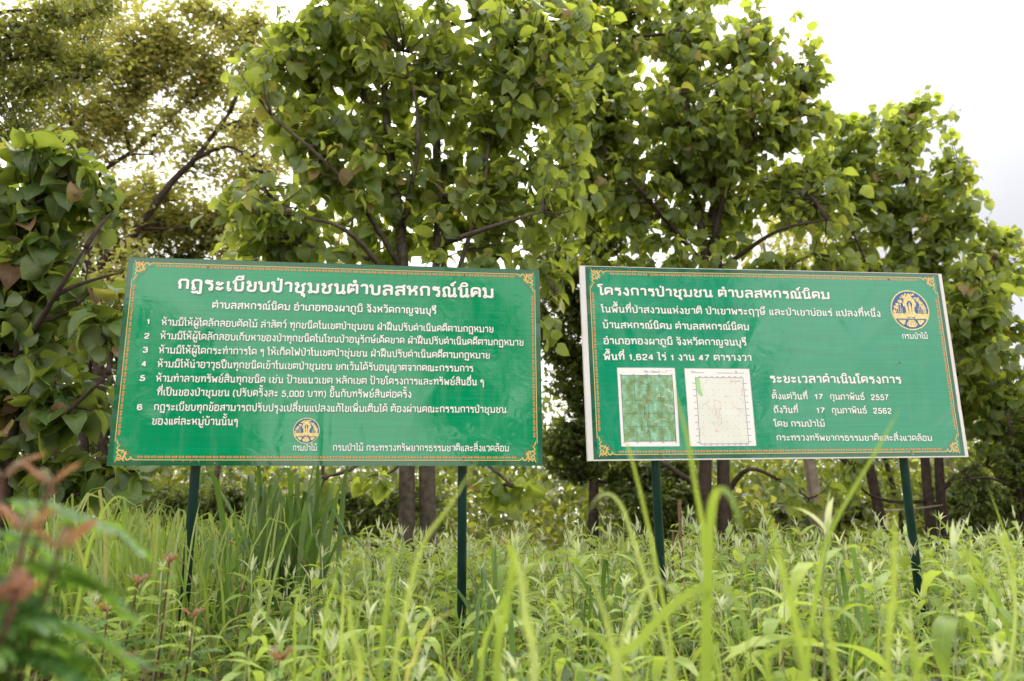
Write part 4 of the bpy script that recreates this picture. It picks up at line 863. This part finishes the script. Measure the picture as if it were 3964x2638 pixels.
# ---- trees on the photographer's side, mirrored in the glossy boards
for (x, y, h, rr_, dsc) in [(2.4, -8.5, 6.8, 1.5, 'rounded tree behind the photographer, nearest the middle'), (8.6, -9.5, 8.5, 3.0, 'widest tree behind the photographer, at the right'), (-3.4, -8, 4.6, 1.6, 'lowest bushy tree behind the photographer'), (5.6, -10, 7.0, 1.7, 'farthest tree behind the photographer'), (-6.5, -9, 6.5, 2.2, 'tall tree behind the photographer, at the left')]:
    tree(dsc, 'tree', [[np.array([x, y, 0]), np.array([x + .1, y, h * .5]), np.array([x, y, h * .85])]], [],
         [(np.array([x, y, h * .72]), np.array([rr_, rr_, h * .28])), (np.array([x - rr_ * .5, y + .3, h * .45]), np.array([rr_ * .7, rr_ * .6, h * .18])), (np.array([x + rr_ * .5, y, h * .4]), np.array([rr_ * .6, rr_ * .6, h * .2]))],
         190, 8, .30, TEAK_T, TEAK, None, BARK, int(100 + x * 7), 0, .1, group='trees behind the photographer', name='broad_leaved_tree')
# ------------------------------------------------------------------ weeds: pale stems, opposite lance-shaped leaves, whitish tips
WL = [leaf_tpl(5, 1, .24, .75, .9, .25, d, .01, ph=i) for i, d in enumerate((.8, 1.2, 1.6, .5, 2.0))]
WY = [leaf_tpl(4, 1, .15, .7, .9, .3, d) for d in (.2, .9)]
WL_ME = shared('leaf', WL, WEED); WY_ME = shared('young_leaf', WY, YOUNG)
def weed_plan(h, r, nodes, leafL):
    """stem points and (position, direction, size, young) of every leaf"""
    lean = r.normal(size=2) * .12; z = np.linspace(0, 1, 8); P = np.stack([lean[0] * z ** 2 * h + .01 * np.sin(z * 9), lean[1] * z ** 2 * h, z * h], -1)
    Lv = []; a0 = r.uniform(0, 3.14)
    for k in range(nodes):
        f = .16 + .80 * (k + .5) / nodes; q = f * 7; i = min(6, int(q)); p = P[i] * (1 - (q - i)) + P[i + 1] * (q - i)
        a = a0 + k * 1.57 + r.normal() * .25; s = leafL * (1.05 - .40 * max(0, f - .6) / .4) * r.uniform(.75, 1.15)
        up = .25 + 1.1 * max(0, f - .7) / .3 + r.normal() * .12
        for sg in (1, -1):
            Lv.append((p, np.array([math.cos(a) * sg, math.sin(a) * sg, up]), s * r.uniform(.85, 1.1), 0))
    for k in range(4):
        a = r.uniform(0, 6.28); Lv.append((P[-1], np.array([math.cos(a) * .28, math.sin(a) * .28, 1.0]), leafL * r.uniform(.25, .5), 1))
    return P, Lv
NV = 7; vr = np.random.default_rng(77); PLANS = [weed_plan(1.0, vr, int(vr.integers(5, 8)), .30) for _ in range(NV)]
STEMS = []
for P, Lv in PLANS:
    V, Q, U = tube(P, np.linspace(.0075, .0035, 8), 5); STEMS.append(mesh_np('stem', V, Q, STEMW, U))
def make_weed(x, y, h, v, rz, label, lf=1.0):
    w = empty('weed_plant', (x, y, float(ground_h(x, y)) - .01), label, 'weed', 'pale-stemmed weeds around the boards', rz)
    P, Lv = PLANS[v]
    s = link('stem', STEMS[v], w); s.scale = (h, h, h)
    r = np.random.default_rng(int(abs(x * 977 + y * 131) * 10) % 99991)
    D = np.array([l[1] for l in Lv]) + r.normal(size=(len(Lv), 3)) * .12; F = frames(D, r, .12)
    for i, (p, d, sz, yg) in enumerate(Lv):
        o_ = link('young_leaf' if yg else 'leaf', (WY_ME if yg else WL_ME)[int(r.integers(2 if yg else 5))], w)
        o_.matrix_local = mat4(p * h, F[i], sz * lf * (h ** .5) * .9)
    return w
heroes = [(3105, 1950, 2.5, 'tallest near weed at the right, its whitish tip standing in front of the dark trunks', 1.25), (3385, 2075, 3.0, 'weed with two long arching leaves just left of the last post', 1.1),
          (3625, 2010, 2.55, 'tall weed with a white tip just right of the last post', 1.25), (2930, 1905, 4.2, 'tall cone-shaped branching weed under the right board', .9), (1130, 2260, 3.3, 'weed with a white tip at the foot of the dark grass clump', 1.1),
          (1650, 2215, 3.3, 'weed left of the second post with a narrow white tip', 1.2), (1535, 2050, 4.4, 'weed rising left of the left board\'s second post', 1.0), (1880, 2040, 4.0, 'weed just right of the left board\'s second post', 1.1),
          (1025, 2350, 2.7, 'low spreading weed with twin white tips at lower left', 1.2), (2215, 2320, 2.9, 'weed with a white spear tip left of the third post', 1.1), (2995, 2140, 2.9, 'weed with broad arching leaves under the right board', 1.3),
          (3870, 2250, 2.6, 'weed with narrow white shoots near the right edge', 1.1), (640, 2120, 3.6, 'weed with long pale leaves beside the first post', 1.0), (3820, 2480, 1.9, 'large-leaved weed in the lower right corner', 1.2)]
pts = []
for px, py, Yw, lb, lf in heroes:
    p = A(px, py, Yw); make_weed(p[0], p[1], max(.3, p[2] - .1), len(pts) % NV, vr.uniform(0, 6.28), lb, lf); pts.append((p[0], p[1]))
zone = lambda px: 1.0 if px > 950 else .25
POSTS = (709, 1794, 2565, 3565)
def hides_post(px, Yw): return 2.9 < Yw < 4.75 and any(abs(px - q_) < 75 for q_ in POSTS)
cnt = 0; tries = 0
def where(px, Yw):
    L_ = [(300, 'at the left edge'), (720, 'left of the first post'), (1050, 'right of the first post'), (1400, 'under the middle of the left board'), (1790, 'left of the second post'), (2150, 'right of the second post'),
          (2540, 'left of the third post'), (2800, 'just right of the third post'), (3150, 'under the middle of the right board'), (3520, 'left of the last post'), (3720, 'right of the last post'), (5000, 'at the right edge')]
    return next(t for x, t in L_ if px < x)
while cnt < 175 and tries < 9000:
    tries += 1
    Yw = 1.9 + 5.6 * vr.uniform() ** 1.35; px = vr.uniform(60, 3950)
    if vr.uniform() > zone(px) or hides_post(px, Yw): continue
    p = ground_pt(px, Yw)
    if min((p[0] - a_) ** 2 + (p[1] - b_) ** 2 for a_, b_ in pts) < .035 + .012 * Yw: continue
    if Yw < 3.2 and (2600 < px < 3000 or px < 950): continue
    h = np.interp(Yw, [1.9, 2.6, 4, 7.5], [.34, .44, .55, .74]) * vr.uniform(.78, 1.15)
    if px < 1000: h *= .8
    nb = 'pale-stemmed' ; lb = '%s %s weed %s' % ('low' if h < .45 else 'knee-high' if h < .62 else 'tall', 'near' if Yw < 3 else 'middle-distance' if Yw < 5 else 'farther', where(px, Yw))
    make_weed(p[0], p[1], h, int(vr.integers(NV)), vr.uniform(0, 6.28), lb, vr.uniform(.95, 1.45)); pts.append((p[0], p[1])); cnt += 1

# far and undergrowth weeds, past counting
r = np.random.default_rng(81); a = Acc(); st = Acc(); yo = Acc()
WLf = [leaf_tpl(3, 1, .27, .75, .9, .25, d) for d in (.8, 1.4)]; WYf = [kite(1, .15, .3)]
PP = []; DD = []; SS = []; YP = []; YD = []; YS = []
for k in range(2700):
    Yw = 2.0 + 12 * r.uniform() ** .75; px = r.uniform(-1300, 5300)
    if Yw < 3.5 and (px < 1050 or 2550 < px < 3150): continue
    if r.uniform() > (1.0 if px > 900 else .4) or hides_post(px, Yw): continue
    p = ground_pt(px, Yw); x, y = p[0], p[1]; z0 = float(ground_h(x, y)) - .01
    h = np.interp(Yw, [2, 3, 5, 8, 14], [.20, .32, .52, .68, .6]) * r.uniform(.6, 1.12)
    if Yw > 9: h *= .75
    P, Lv = PLANS[int(r.integers(NV))]; az = r.uniform(0, 6.28); ca, sa = math.cos(az), math.sin(az); Rz = np.array([[ca, -sa, 0], [sa, ca, 0], [0, 0, 1]])
    if Yw < 9:
        V, Q, U = tube((P[::2] * h) @ Rz.T + np.array([x, y, z0]), [.004] * 4, 3); st.add(V, Q, U)
    step = 1 if Yw < 7 else 2
    for (lp, ld, sz, yg) in Lv[::step]:
        q_ = Rz @ (lp * h) + np.array([x, y, z0])
        (YP if yg else PP).append(q_); (YD if yg else DD).append(Rz @ ld); (YS if yg else SS).append(sz * h ** .5 * (1.0 if step == 1 else 1.4))
PP, DD, SS, YP, YD, YS = map(np.array, (PP, DD, SS, YP, YD, YS)); 
place(a, WLf, PP, frames(DD + r.normal(size=DD.shape) * .15, r, .15), SS, r.uniform(0, 1, len(PP)), r)
place(yo, WYf, YP, frames(YD + r.normal(size=YD.shape) * .15, r, .15), YS, r.uniform(0, 1, len(YP)), r)
tag(a.build('weed_carpet', WEED), 'carpet of pale green weeds spreading back to the trees', kind='stuff'); tag(st.build('weed_stalks', STEMW), 'pale stalks within the weed carpet', kind='stuff'); tag(yo.build('weed_tips', YOUNG), 'whitish tips scattered over the weed carpet', kind='stuff')
# low broad leaves close to the soil
n = 30000; Yw = 1.3 + 9 * r.uniform(0, 1, n) ** .9; px = r.uniform(-1300, 5300, n); d = np.stack([(px - 1982) / F_PX, np.ones(n)], -1)
X = d[:, 0] * Yw * 1.0; bare = ((px < 1000) | ((px > 2550) & (px < 3150))) & (Yw < 3.5); keep = ~bare | (r.uniform(size=n) < .22)
X, Yk = X[keep], Yw[keep]; k = len(X); hz = r.uniform(.02, 1, k) * np.interp(Yk, [1.3, 3, 6], [.12, .24, .34])
D = r.normal(size=(k, 3)); D[:, 2] = abs(D[:, 2]) * .3; a = Acc()
place(a, [leaf_tpl(3, 1, .5, .8, 1, .2, .6), leaf_tpl(3, 1, .36, .8, 1, .25, .9)], np.stack([X, Yk, ground_h(X, Yk) + hz], -1), frames(D, r, .3), r.uniform(.045, .11, k), r.uniform(0, 1, k), r)
tag(a.build('ground_cover', COVER), 'low broad green leaves covering the soil between the weeds', kind='stuff')

# ------------------------------------------------------------------ grasses
def blade_mesh(P, w, fold=.25, n=None):
    """curved blade along P; widest near the lower third, pointed"""
    P = round_curve(P, n or 9); m = len(P); t = np.linspace(0, 1, m); W = w / 2 * np.interp(t, [0, .15, .45, .8, 1], [.6, .95, 1, .6, .03])
    T = np.gradient(P, axis=0); T /= np.linalg.norm(T, axis=1)[:, None]
    return P, T, W
def blade(acc, P, w, facing, fold=.3, n=9, tint=0.0):
    P, T, W = blade_mesh(P, w, n=n); m = len(P)
    X = np.cross(T, facing); X /= np.linalg.norm(X, axis=1)[:, None] + 1e-9; Z = np.cross(X, T)
    V = np.concatenate([P - X * W[:, None] + Z * W[:, None] * fold, P, P + X * W[:, None] + Z * W[:, None] * fold])
    Q = []
    for i in range(m - 1):
        Q.append((i, m + i, m + i + 1, i + 1)); Q.append((m + i, 2 * m + i, 2 * m + i + 1, m + i + 1))
    u = np.linspace(0, 1, m); U = np.concatenate([np.stack([u, u * 0], -1), np.stack([u, u * 0 + .5], -1), np.stack([u, u * 0 + 1], -1)])
    acc.add(V, np.array(Q), U, tint)
def arch(r, h, out, curl):
    """a blade that rises and arches over, starting at the origin"""
    a = r.uniform(0, 6.283); d = np.array([math.cos(a), math.sin(a)])
    if curl < .5: return np.array([(0, 0, 0), (*(d * out * .25), h * .5), (*(d * out * .6), h * .82), (*(d * out), h)])
    return np.array([(0, 0, 0), (*(d * out * .2), h * .55), (*(d * out * .5), h * .92), (*(d * out * .85), h * .97), (*(d * out * 1.25), h * .75)])
BL = {}
def blade_meshes(key, n, w, mat, h, seed, out=(.1, .5)):
    r = np.random.default_rng(seed); L_ = []
    for k in range(n):
        a = Acc(); blade(a, arch(r, h * r.uniform(.7, 1.05), r.uniform(*out), r.uniform()), w * r.uniform(.8, 1.2), np.array([r.normal() * .4, -1, r.normal() * .3]))
        L_.append(mesh_np('blade', a.V[0], a.Q[0], mat, a.U[0], a.T[0]))
    return L_
GB = blade_meshes('g', 10, .017, GRASS, 1.0, 5); DB = blade_meshes('d', 12, .030, DGRASS, 1.0, 6, (.05, .45)); 
def tuft(x, y, h, meshes, n, r, label, name='grass_tuft', group=None, spread=.07):
    t = empty(name, (x, y, float(ground_h(x, y)) - .01), label, 'grass', group)
    for k in range(n):
        o_ = link('blade', meshes[int(r.integers(len(meshes)))], t); s = h * r.uniform(.7, 1.08); o_.scale = (s, s, s); o_.rotation_euler = (r.normal() * .05, r.normal() * .05, r.choice([0, 3.14]) + r.normal() * .6)
        o_.location = (r.normal() * spread, r.normal() * spread, 0)
    return t
r = np.random.default_rng(91)
p = ground_pt(1080, 5.0); tuft(p[0], p[1], 1.2, DB, 60, r, 'dense clump of tall dark grass with broad blades under the left board', 'grass_clump', spread=.12)
p = ground_pt(2370, 4.6); tuft(p[0], p[1], .74, DB[:6] + GB[:3], 9, r, 'small tuft of bent grass left of the third post', 'grass_clump', spread=.05)
for k in range(50):
    px = r.uniform(-50, 1000) if k < 26 else float(r.choice([1250, 1450, 1960, 2120, 2300, 2420, 2760, 2950, 3150, 3300, 3720, 3850]) + r.uniform(-60, 60)); Yg = r.uniform(4.4, 7.5) if k < 26 else r.uniform(2.6, 7); p = ground_pt(px, Yg)
    tuft(p[0], p[1], r.uniform(.78, .98) if k < 26 else r.uniform(.5, .85), GB if k % 3 else DB, 11 if k < 26 else int(r.integers(5, 11)), r, 'tuft of upright %s grass %s' % ('yellow-green' if k % 3 else 'dark green', 'in the tall left stand' if k < 26 else 'among the weeds'), group='tufts of tall green grass at the left' if k < 26 else 'tufts of grass among the weeds')
a = Acc()
for k in range(1900):                                              # the stand of grass they grow in
    far = r.uniform() < .25
    px = r.uniform(-900, 1050) if not far else r.uniform(-1300, 5300); Yg = r.uniform(4.2, 9) if not far else r.uniform(6, 12); p = ground_pt(px, Yg, -.01)
    A_ = arch(r, r.uniform(.5, 1.0) * (1 if not far else .75), r.uniform(.05, .4), r.uniform()); blade(a, A_ + p, r.uniform(.010, .02), np.array([r.normal() * .6, -1, .2]), n=6, tint=r.uniform())
for k in range(1300):                                               # short grass nearer
    px = r.uniform(-1300, 5300); Yg = r.uniform(1.5, 4.5); p = ground_pt(px, Yg, -.01)
    if Yg < 3.3 and (px < 980 or 2550 < px < 3100) and r.uniform() < .8: continue
    A_ = arch(r, r.uniform(.18, .45), r.uniform(.05, .25), r.uniform()); blade(a, A_ + p, r.uniform(.005, .010), np.array([r.normal() * .6, -1, .2]), n=6, tint=r.uniform())
tag(a.build('grass', GRASS), 'tall and short green grass growing thickly between the tufts', kind='stuff')

# big blades close to the lens: (distance, width px, [photo points from tip to base])
FB = [('near tuft whose long blades cross the lower left of the right board', [(1.5, 26, [(2415, 1690), (2440, 1760), (2500, 2000), (2560, 2300), (2610, 2638)]), (1.45, 30, [(2270, 1990), (2330, 1915), (2400, 1950), (2470, 2150), (2560, 2450), (2600, 2700)]), (1.35, 34, [(2590, 1450), (2650, 1650), (2695, 1900), (2720, 2050), (2730, 2300), (2720, 2700)])]),
      ('near tuft with the thick folded-over blade below the right board', [(1.2, 62, [(2880, 2100), (2850, 1970), (2800, 1895), (2755, 1960), (2740, 2250), (2745, 2700)]), (1.25, 60, [(2900, 2640), (2880, 2400), (2790, 2270), (2650, 2310), (2480, 2480), (2380, 2700)]), (1.4, 26, [(2720, 2410), (2600, 2290), (2530, 2240), (2470, 2350), (2400, 2650)]), (1.7, 36, [(2110, 2360), (2250, 2430), (2350, 2510), (2420, 2700)])]),
      ('near tuft of broad yellow-green blades between the boards', [(1.1, 55, [(1965, 2075), (1985, 2180), (1960, 2350), (1920, 2700)]), (1.15, 50, [(1960, 2075), (2010, 2200), (2035, 2400), (2070, 2700)]), (1.5, 22, [(2310, 2190), (2200, 2140), (2050, 2200), (1900, 2420), (1860, 2700)]), (1.2, 34, [(2270, 2200), (2330, 2350), (2370, 2500), (2380, 2700)])]),
      ('near tuft whose long slanting blade crosses the foot of the left board', [(1.35, 30, [(1850, 1780), (1740, 1960), (1636, 2112), (1568, 2373), (1520, 2700)]), (1.3, 30, [(1510, 2130), (1505, 2200), (1500, 2316), (1468, 2700)]), (1.6, 26, [(1770, 2360), (1660, 2420), (1600, 2560), (1570, 2700)])]),
      ('near tuft of thin upright blades at lower left of centre', [(2.0, 20, [(1322, 2130), (1290, 2280), (1262, 2373), (1225, 2700)]), (2.1, 22, [(1336, 2190), (1325, 2400), (1310, 2700)]), (1.4, 34, [(1345, 2280), (1362, 2450), (1392, 2700)]), (2.2, 18, [(1144, 2250), (1143, 2450), (1140, 2700)])]),
      ('near tuft of soft yellow blades at lower right', [(1.1, 50, [(2955, 1930), (3000, 2100), (3041, 2260), (3080, 2420), (3126, 2720)]), (1.15, 40, [(3190, 2250), (3205, 2450), (3240, 2700)]), (1.5, 28, [(3490, 1570), (3390, 1750), (3217, 2056), (3160, 2300), (3130, 2700)]), (1.2, 36, [(3330, 2290), (3210, 2400), (3000, 2520), (2980, 2700)])]),
      ('near tuft with one straight bright blade in front of the last post', [(1.25, 38, [(3466, 1950), (3462, 2100), (3458, 2300), (3444, 2700)]), (1.2, 46, [(3460, 2300), (3500, 2420), (3560, 2700)]), (2.0, 24, [(3745, 2170), (3800, 2085), (3880, 2110), (3930, 2350), (3900, 2700)]), (2.2, 14, [(3820, 1870), (3880, 2040), (3925, 2200), (3930, 2500)])]),
      ('near tuft of grass blades rising in front of the left edge grasses', [(2.6, 26, [(140, 1930), (138, 2100), (130, 2400)]), (3.0, 22, [(530, 1960), (440, 1930), (350, 2100), (290, 2400)])])]
for lb, bl in FB:
    d0, _, p0 = bl[0]; q0 = A(p0[-1][0], p0[-1][1], d0); t = empty('grass_tuft', (q0[0], q0[1], 0), lb, 'grass', 'blurred grass tufts nearest the camera'); off = np.array([q0[0], q0[1], 0])
    for d, w, P in bl:
        P3 = [A(x, y, d * (1 + .02 * i)) for i, (x, y) in enumerate(P)]; e = P3[-1].copy(); e[2] = 0; e[:2] = e[:2] * .6 + off[:2] * .4; P3.append(e)
        a = Acc(); blade(a, np.array(P3[::-1]) - off, w * .62 * d / F_PX, np.array([.1 * r.normal(), -1, .15]), n=22, fold=.15); a.build('blade', GRASS, t)

# ------------------------------------------------------------------ the red-tipped bush at the left and its seedlings
def pinnate(n, L, lw, ll, seed, droop=.6):
    """compound leaf: midrib with opposite leaflets, along +Y"""
    r = np.random.default_rng(seed); a = Acc(); t = np.linspace(0, 1, 9)
    R_ = np.stack([t * 0, np.sin(t * droop) / droop * L, -(1 - np.cos(t * droop)) / droop * L], -1)
    V, Q, U = tube(R_, np.linspace(.004, .0015, 9) * L / .25, 4); a.add(V, Q, U)
    PP = []; DD = []
    for k in range(n):
        f = .12 + .86 * k / (n - 1); q = f * 8; i = min(7, int(q)); p = R_[i] * (1 - (q - i)) + R_[i + 1] * (q - i)
        for s in (1, -1): PP.append(p); DD.append((s * 1.0, .55 + .5 * f, -.35 + r.normal() * .1))
    PP.append(R_[-1]); DD.append((0, 1, -.5)); PP = np.array(PP); DD = np.array(DD)
    place(a, [leaf_tpl(4, 1, lw / ll, .85, .9, .2, .5)], PP, frames(DD, r, .15), ll * r.uniform(.85, 1.1, len(PP)), np.zeros(len(PP)), r)
    return np.concatenate(a.V), np.concatenate(a.Q), np.concatenate(a.U)
PN = [pinnate(8, .26, .034, .082, s, 1.0) for s in (1, 2, 3)]; PN_ME = [mesh_np('leaf', V, Q, FERN, U, np.zeros(len(V))) for V, Q, U in PN]
PR = [pinnate(6, .11, .016, .036, s) for s in (4, 5)]; PR_ME = [mesh_np('red_leaf', V, Q, REDL, U, np.zeros(len(V))) for V, Q, U in PR]
PS = [pinnate(8, .12, .013, .030, s) for s in (6, 7, 8)]; PS_ME = [mesh_np('leaf', V, Q, leaf_m, U, np.zeros(len(V))) for (V, Q, U), leaf_m in zip(PS, (WEED, FERN, WEED))]
def bush(base, stems, label, me, red, r, name, group=None, stem_r=.006, per=12, lsc=1.0, rsc=1.0, f0=.25, cat='shrub', nred=5, outz=.35):
    t = empty(name, (base[0], base[1], 0), label, cat, group); off = np.array([base[0], base[1], 0])
    for top in stems:
        P = curve(np.array([0, 0, -.02]), np.asarray(top) - off, 10, r, .05); V, Q, U = tube(P, np.linspace(stem_r, stem_r * .5, 10), 6); link('stem', mesh_np('stem', V, Q, STEMD, U), t)
        for k in range(per):
            f = f0 + (1 - f0) * (k / per); q = f * 9; i = min(8, int(q)); p = P[i] * (1 - (q - i)) + P[i + 1] * (q - i); a = k * 2.4 + r.normal() * .3
            o_ = link('leaf', me[int(r.integers(len(me)))], t); o_.matrix_local = mat4(p, frames(np.array([[math.cos(a), math.sin(a), outz + r.normal() * .15]]), r, .15)[0], lsc * r.uniform(.75, 1.1))
        for k in range(nred):
            a = k * 1.05 + r.normal() * .2; o_ = link('red_leaf', red[int(r.integers(len(red)))], t); o_.matrix_local = mat4(P[-1], frames(np.array([[math.cos(a), math.sin(a), 1.5]]), r, .2)[0], rsc * r.uniform(.7, 1.2))
    return t
r = np.random.default_rng(33)
b0 = ground_pt(-20, 1.2)
bush(b0, [A(10, 1850, 1.2), A(190, 1880, 1.2), A(100, 2060, 1.1), A(230, 2130, 1.15), A(-120, 1950, 1.25), A(60, 2330, 1.05), A(-60, 2350, 1.05)], 'out-of-focus shrub with drooping compound leaves and red young tips, lower left', PN_ME, PR_ME, r, 'shrub', per=17, f0=.25, lsc=.58, rsc=.42, nred=5, outz=.1)
for px, py, Yb, lb in [(415, 2370, 3.1, 'first thin seedling from the left, rust-red tuft on a dark stem'), (535, 2260, 3.2, 'second thin seedling from the left, with drooping brownish tip'), (655, 2180, 3.3, 'tallest orange-tipped seedling, just left of the first post'), (748, 2390, 3.0, 'orange-tipped seedling in front of the first post'), (480, 2560, 2.4, 'low seedling near the bottom edge'), (1080, 2560, 2.3, 'low seedling with a red-orange tuft near the bottom')]:
    p = A(px, py, Yb); bush(ground_pt(px - 20, Yb), [p], lb, PS_ME, PR_ME, r, 'seedling', 'red-tipped seedlings at lower left', .005, 16, .95, .38, .12, 'plant', 7)

a = Acc(); DEAD = plain('dead_stalk_brown', (.10, .06, .035), .9, .2, c2=(.24, .17, .10), scale=20)
for k in range(260):
    px = r.uniform(-100, 4050); Yd = r.uniform(2.3, 7.5)
    if hides_post(px, Yd): continue
    p = ground_pt(px, Yd, -.01); h = r.uniform(.25, .7) * (1 if Yd > 3.5 else .6); e = p + np.array([r.normal() * .16, r.normal() * .1, h]); P = curve(p, e, 6, r, .12)
    V, Q, U = tube(P, np.linspace(.0035, .0015, 6), 4); a.add(V, Q, U)
    for j in range(3):
        i = int(r.integers(2, 6)); q_ = P[i] + np.array([r.normal() * .07, r.normal() * .04, r.uniform(.03, .12)]); V, Q, U = tube([P[i], (P[i] + q_) / 2 + .01 * r.normal(size=3), q_], [.002, .0015, .001], 3); a.add(V, Q, U)
tag(a.build('dead_stalks', DEAD), 'thin dry brown stalks standing among the weeds', kind='stuff')

# ------------------------------------------------------------------ stakes, stick, stones and litter
WOOD = plain('weathered_stake_wood', (.14, .075, .055), .85, .2, c2=(.28, .18, .14), scale=25, bump=.4, bscale=80)
def stake(P, w, label):
    P = np.array([list(p) for p in P], float); off = np.array([P[0][0], P[0][1], 0]); a = Acc(); Pq = round_curve(P, 10); V, Q, U = tube(Pq - off, w * (1 + .08 * np.sin(np.arange(10) * 2.3)), 5); a.add(V, Q, U)
    o_ = a.build('wooden_stake', WOOD, smooth=False); o_.location = tuple(off); return tag(o_, label, 'stake', 'wooden stakes by the third post')
Y = 6.2
stake([ground_pt(2650, Y, -.05), A(2643, 2250, Y), A(2630, 1937, Y)], .0145, 'taller weathered wooden stake right of the third post')
stake([ground_pt(2605, Y, -.05), A(2605, 2200, Y), A(2606, 2056, Y)], .0095, 'shorter thin wooden stake beside the taller one')
a = Acc(); P = curve(A(3430, 1978, 11.8), A(3650, 1955, 11.8), 8, r, .06); V, Q, U = tube(P - P[0], np.linspace(.02, .012, 8), 6); a.add(V, Q, U); s_ = a.build('dead_stick', BARKP); s_.location = tuple(P[0]); tag(s_, 'pale broken stick lodged level between the trunks behind the last post', 'stick')
STONE = plain('pale_stone', (.42, .36, .33), .9, .2, c2=(.62, .58, .56), scale=18, bump=.5, bscale=50)
LITTER = leaf_mat('fallen_leaf', [(.16, .09, .05), (.26, .16, .09), (.34, .24, .16)], (.36, .27, .2), (.3, .2, .1), tw=.1, rough=.8, spec=.2, vein=.2)
a = Acc()
for k in range(190):
    c = [(-1.25, 3.1), (.75, 2.7), (-1.35, 2.75), (-1.0, 2.6), (.8, 3.0)][k % 5]; x, y = c[0] + r.normal() * .22, c[1] + r.normal() * .18; s = r.uniform(.008, .034) * (1.6 if k % 9 == 0 else 1)
    V, Q, U = tube([(0, 0, -.4), (0, 0, 0), (0, 0, .35)], [.75, 1, .55], 6); V = V * s * r.uniform(.7, 1.3, 3) * (1 + .15 * r.normal(size=(len(V), 1))); th = r.uniform(0, 6); ca, sa = math.cos(th), math.sin(th)
    a.add(V @ np.array([[ca, -sa, 0], [sa, ca, 0], [0, 0, 1]]).T + np.array([x, y, float(ground_h(x, y)) + s * .2]), Q, U)
tag(a.build('stones', STONE, smooth=False), 'small pale stones strewn on the bare soil in front', kind='stuff')
a = Acc(); n = 3500; X = r.uniform(-3.5, 3.5, n); Yl = r.uniform(1.4, 6, n); D = r.normal(size=(n, 3)); D[:, 2] *= .15
place(a, [leaf_tpl(3, 1, .5, .8, 1, .3, .8), leaf_tpl(3, 1, .3, .8, 1, -.2, 1.5)], np.stack([X, Yl, ground_h(X, Yl) + .008], -1), frames(D, r, .5), r.uniform(.03, .09, n), r.uniform(0, 1, n), r)
tag(a.build('leaf_litter', LITTER), 'dry brown fallen leaves on the soil', kind='stuff')

# ------------------------------------------------------------------ labels that were still shared: told apart by their order across the picture
ORD = 'first second third fourth fifth sixth seventh eighth ninth tenth eleventh twelfth thirteenth fourteenth fifteenth sixteenth seventeenth eighteenth nineteenth twentieth'.split()
ORD += ['twenty-' + w for w in ORD[:9]] + ['thirtieth'] + ['thirty-' + w for w in ORD[:9]]
by = {}
for o_ in bpy.data.objects:
    if 'label' in o_ and o_.parent is None: by.setdefault(o_['label'], []).append(o_)
for lb, os_ in by.items():
    if len(os_) > 1:
        os_.sort(key=lambda o_: float(to_px(np.array([o_.location]))[0][0]))
        for k, o_ in enumerate(os_): o_['label'] = lb + ', ' + ORD[min(k, len(ORD) - 1)] + ' from the left'
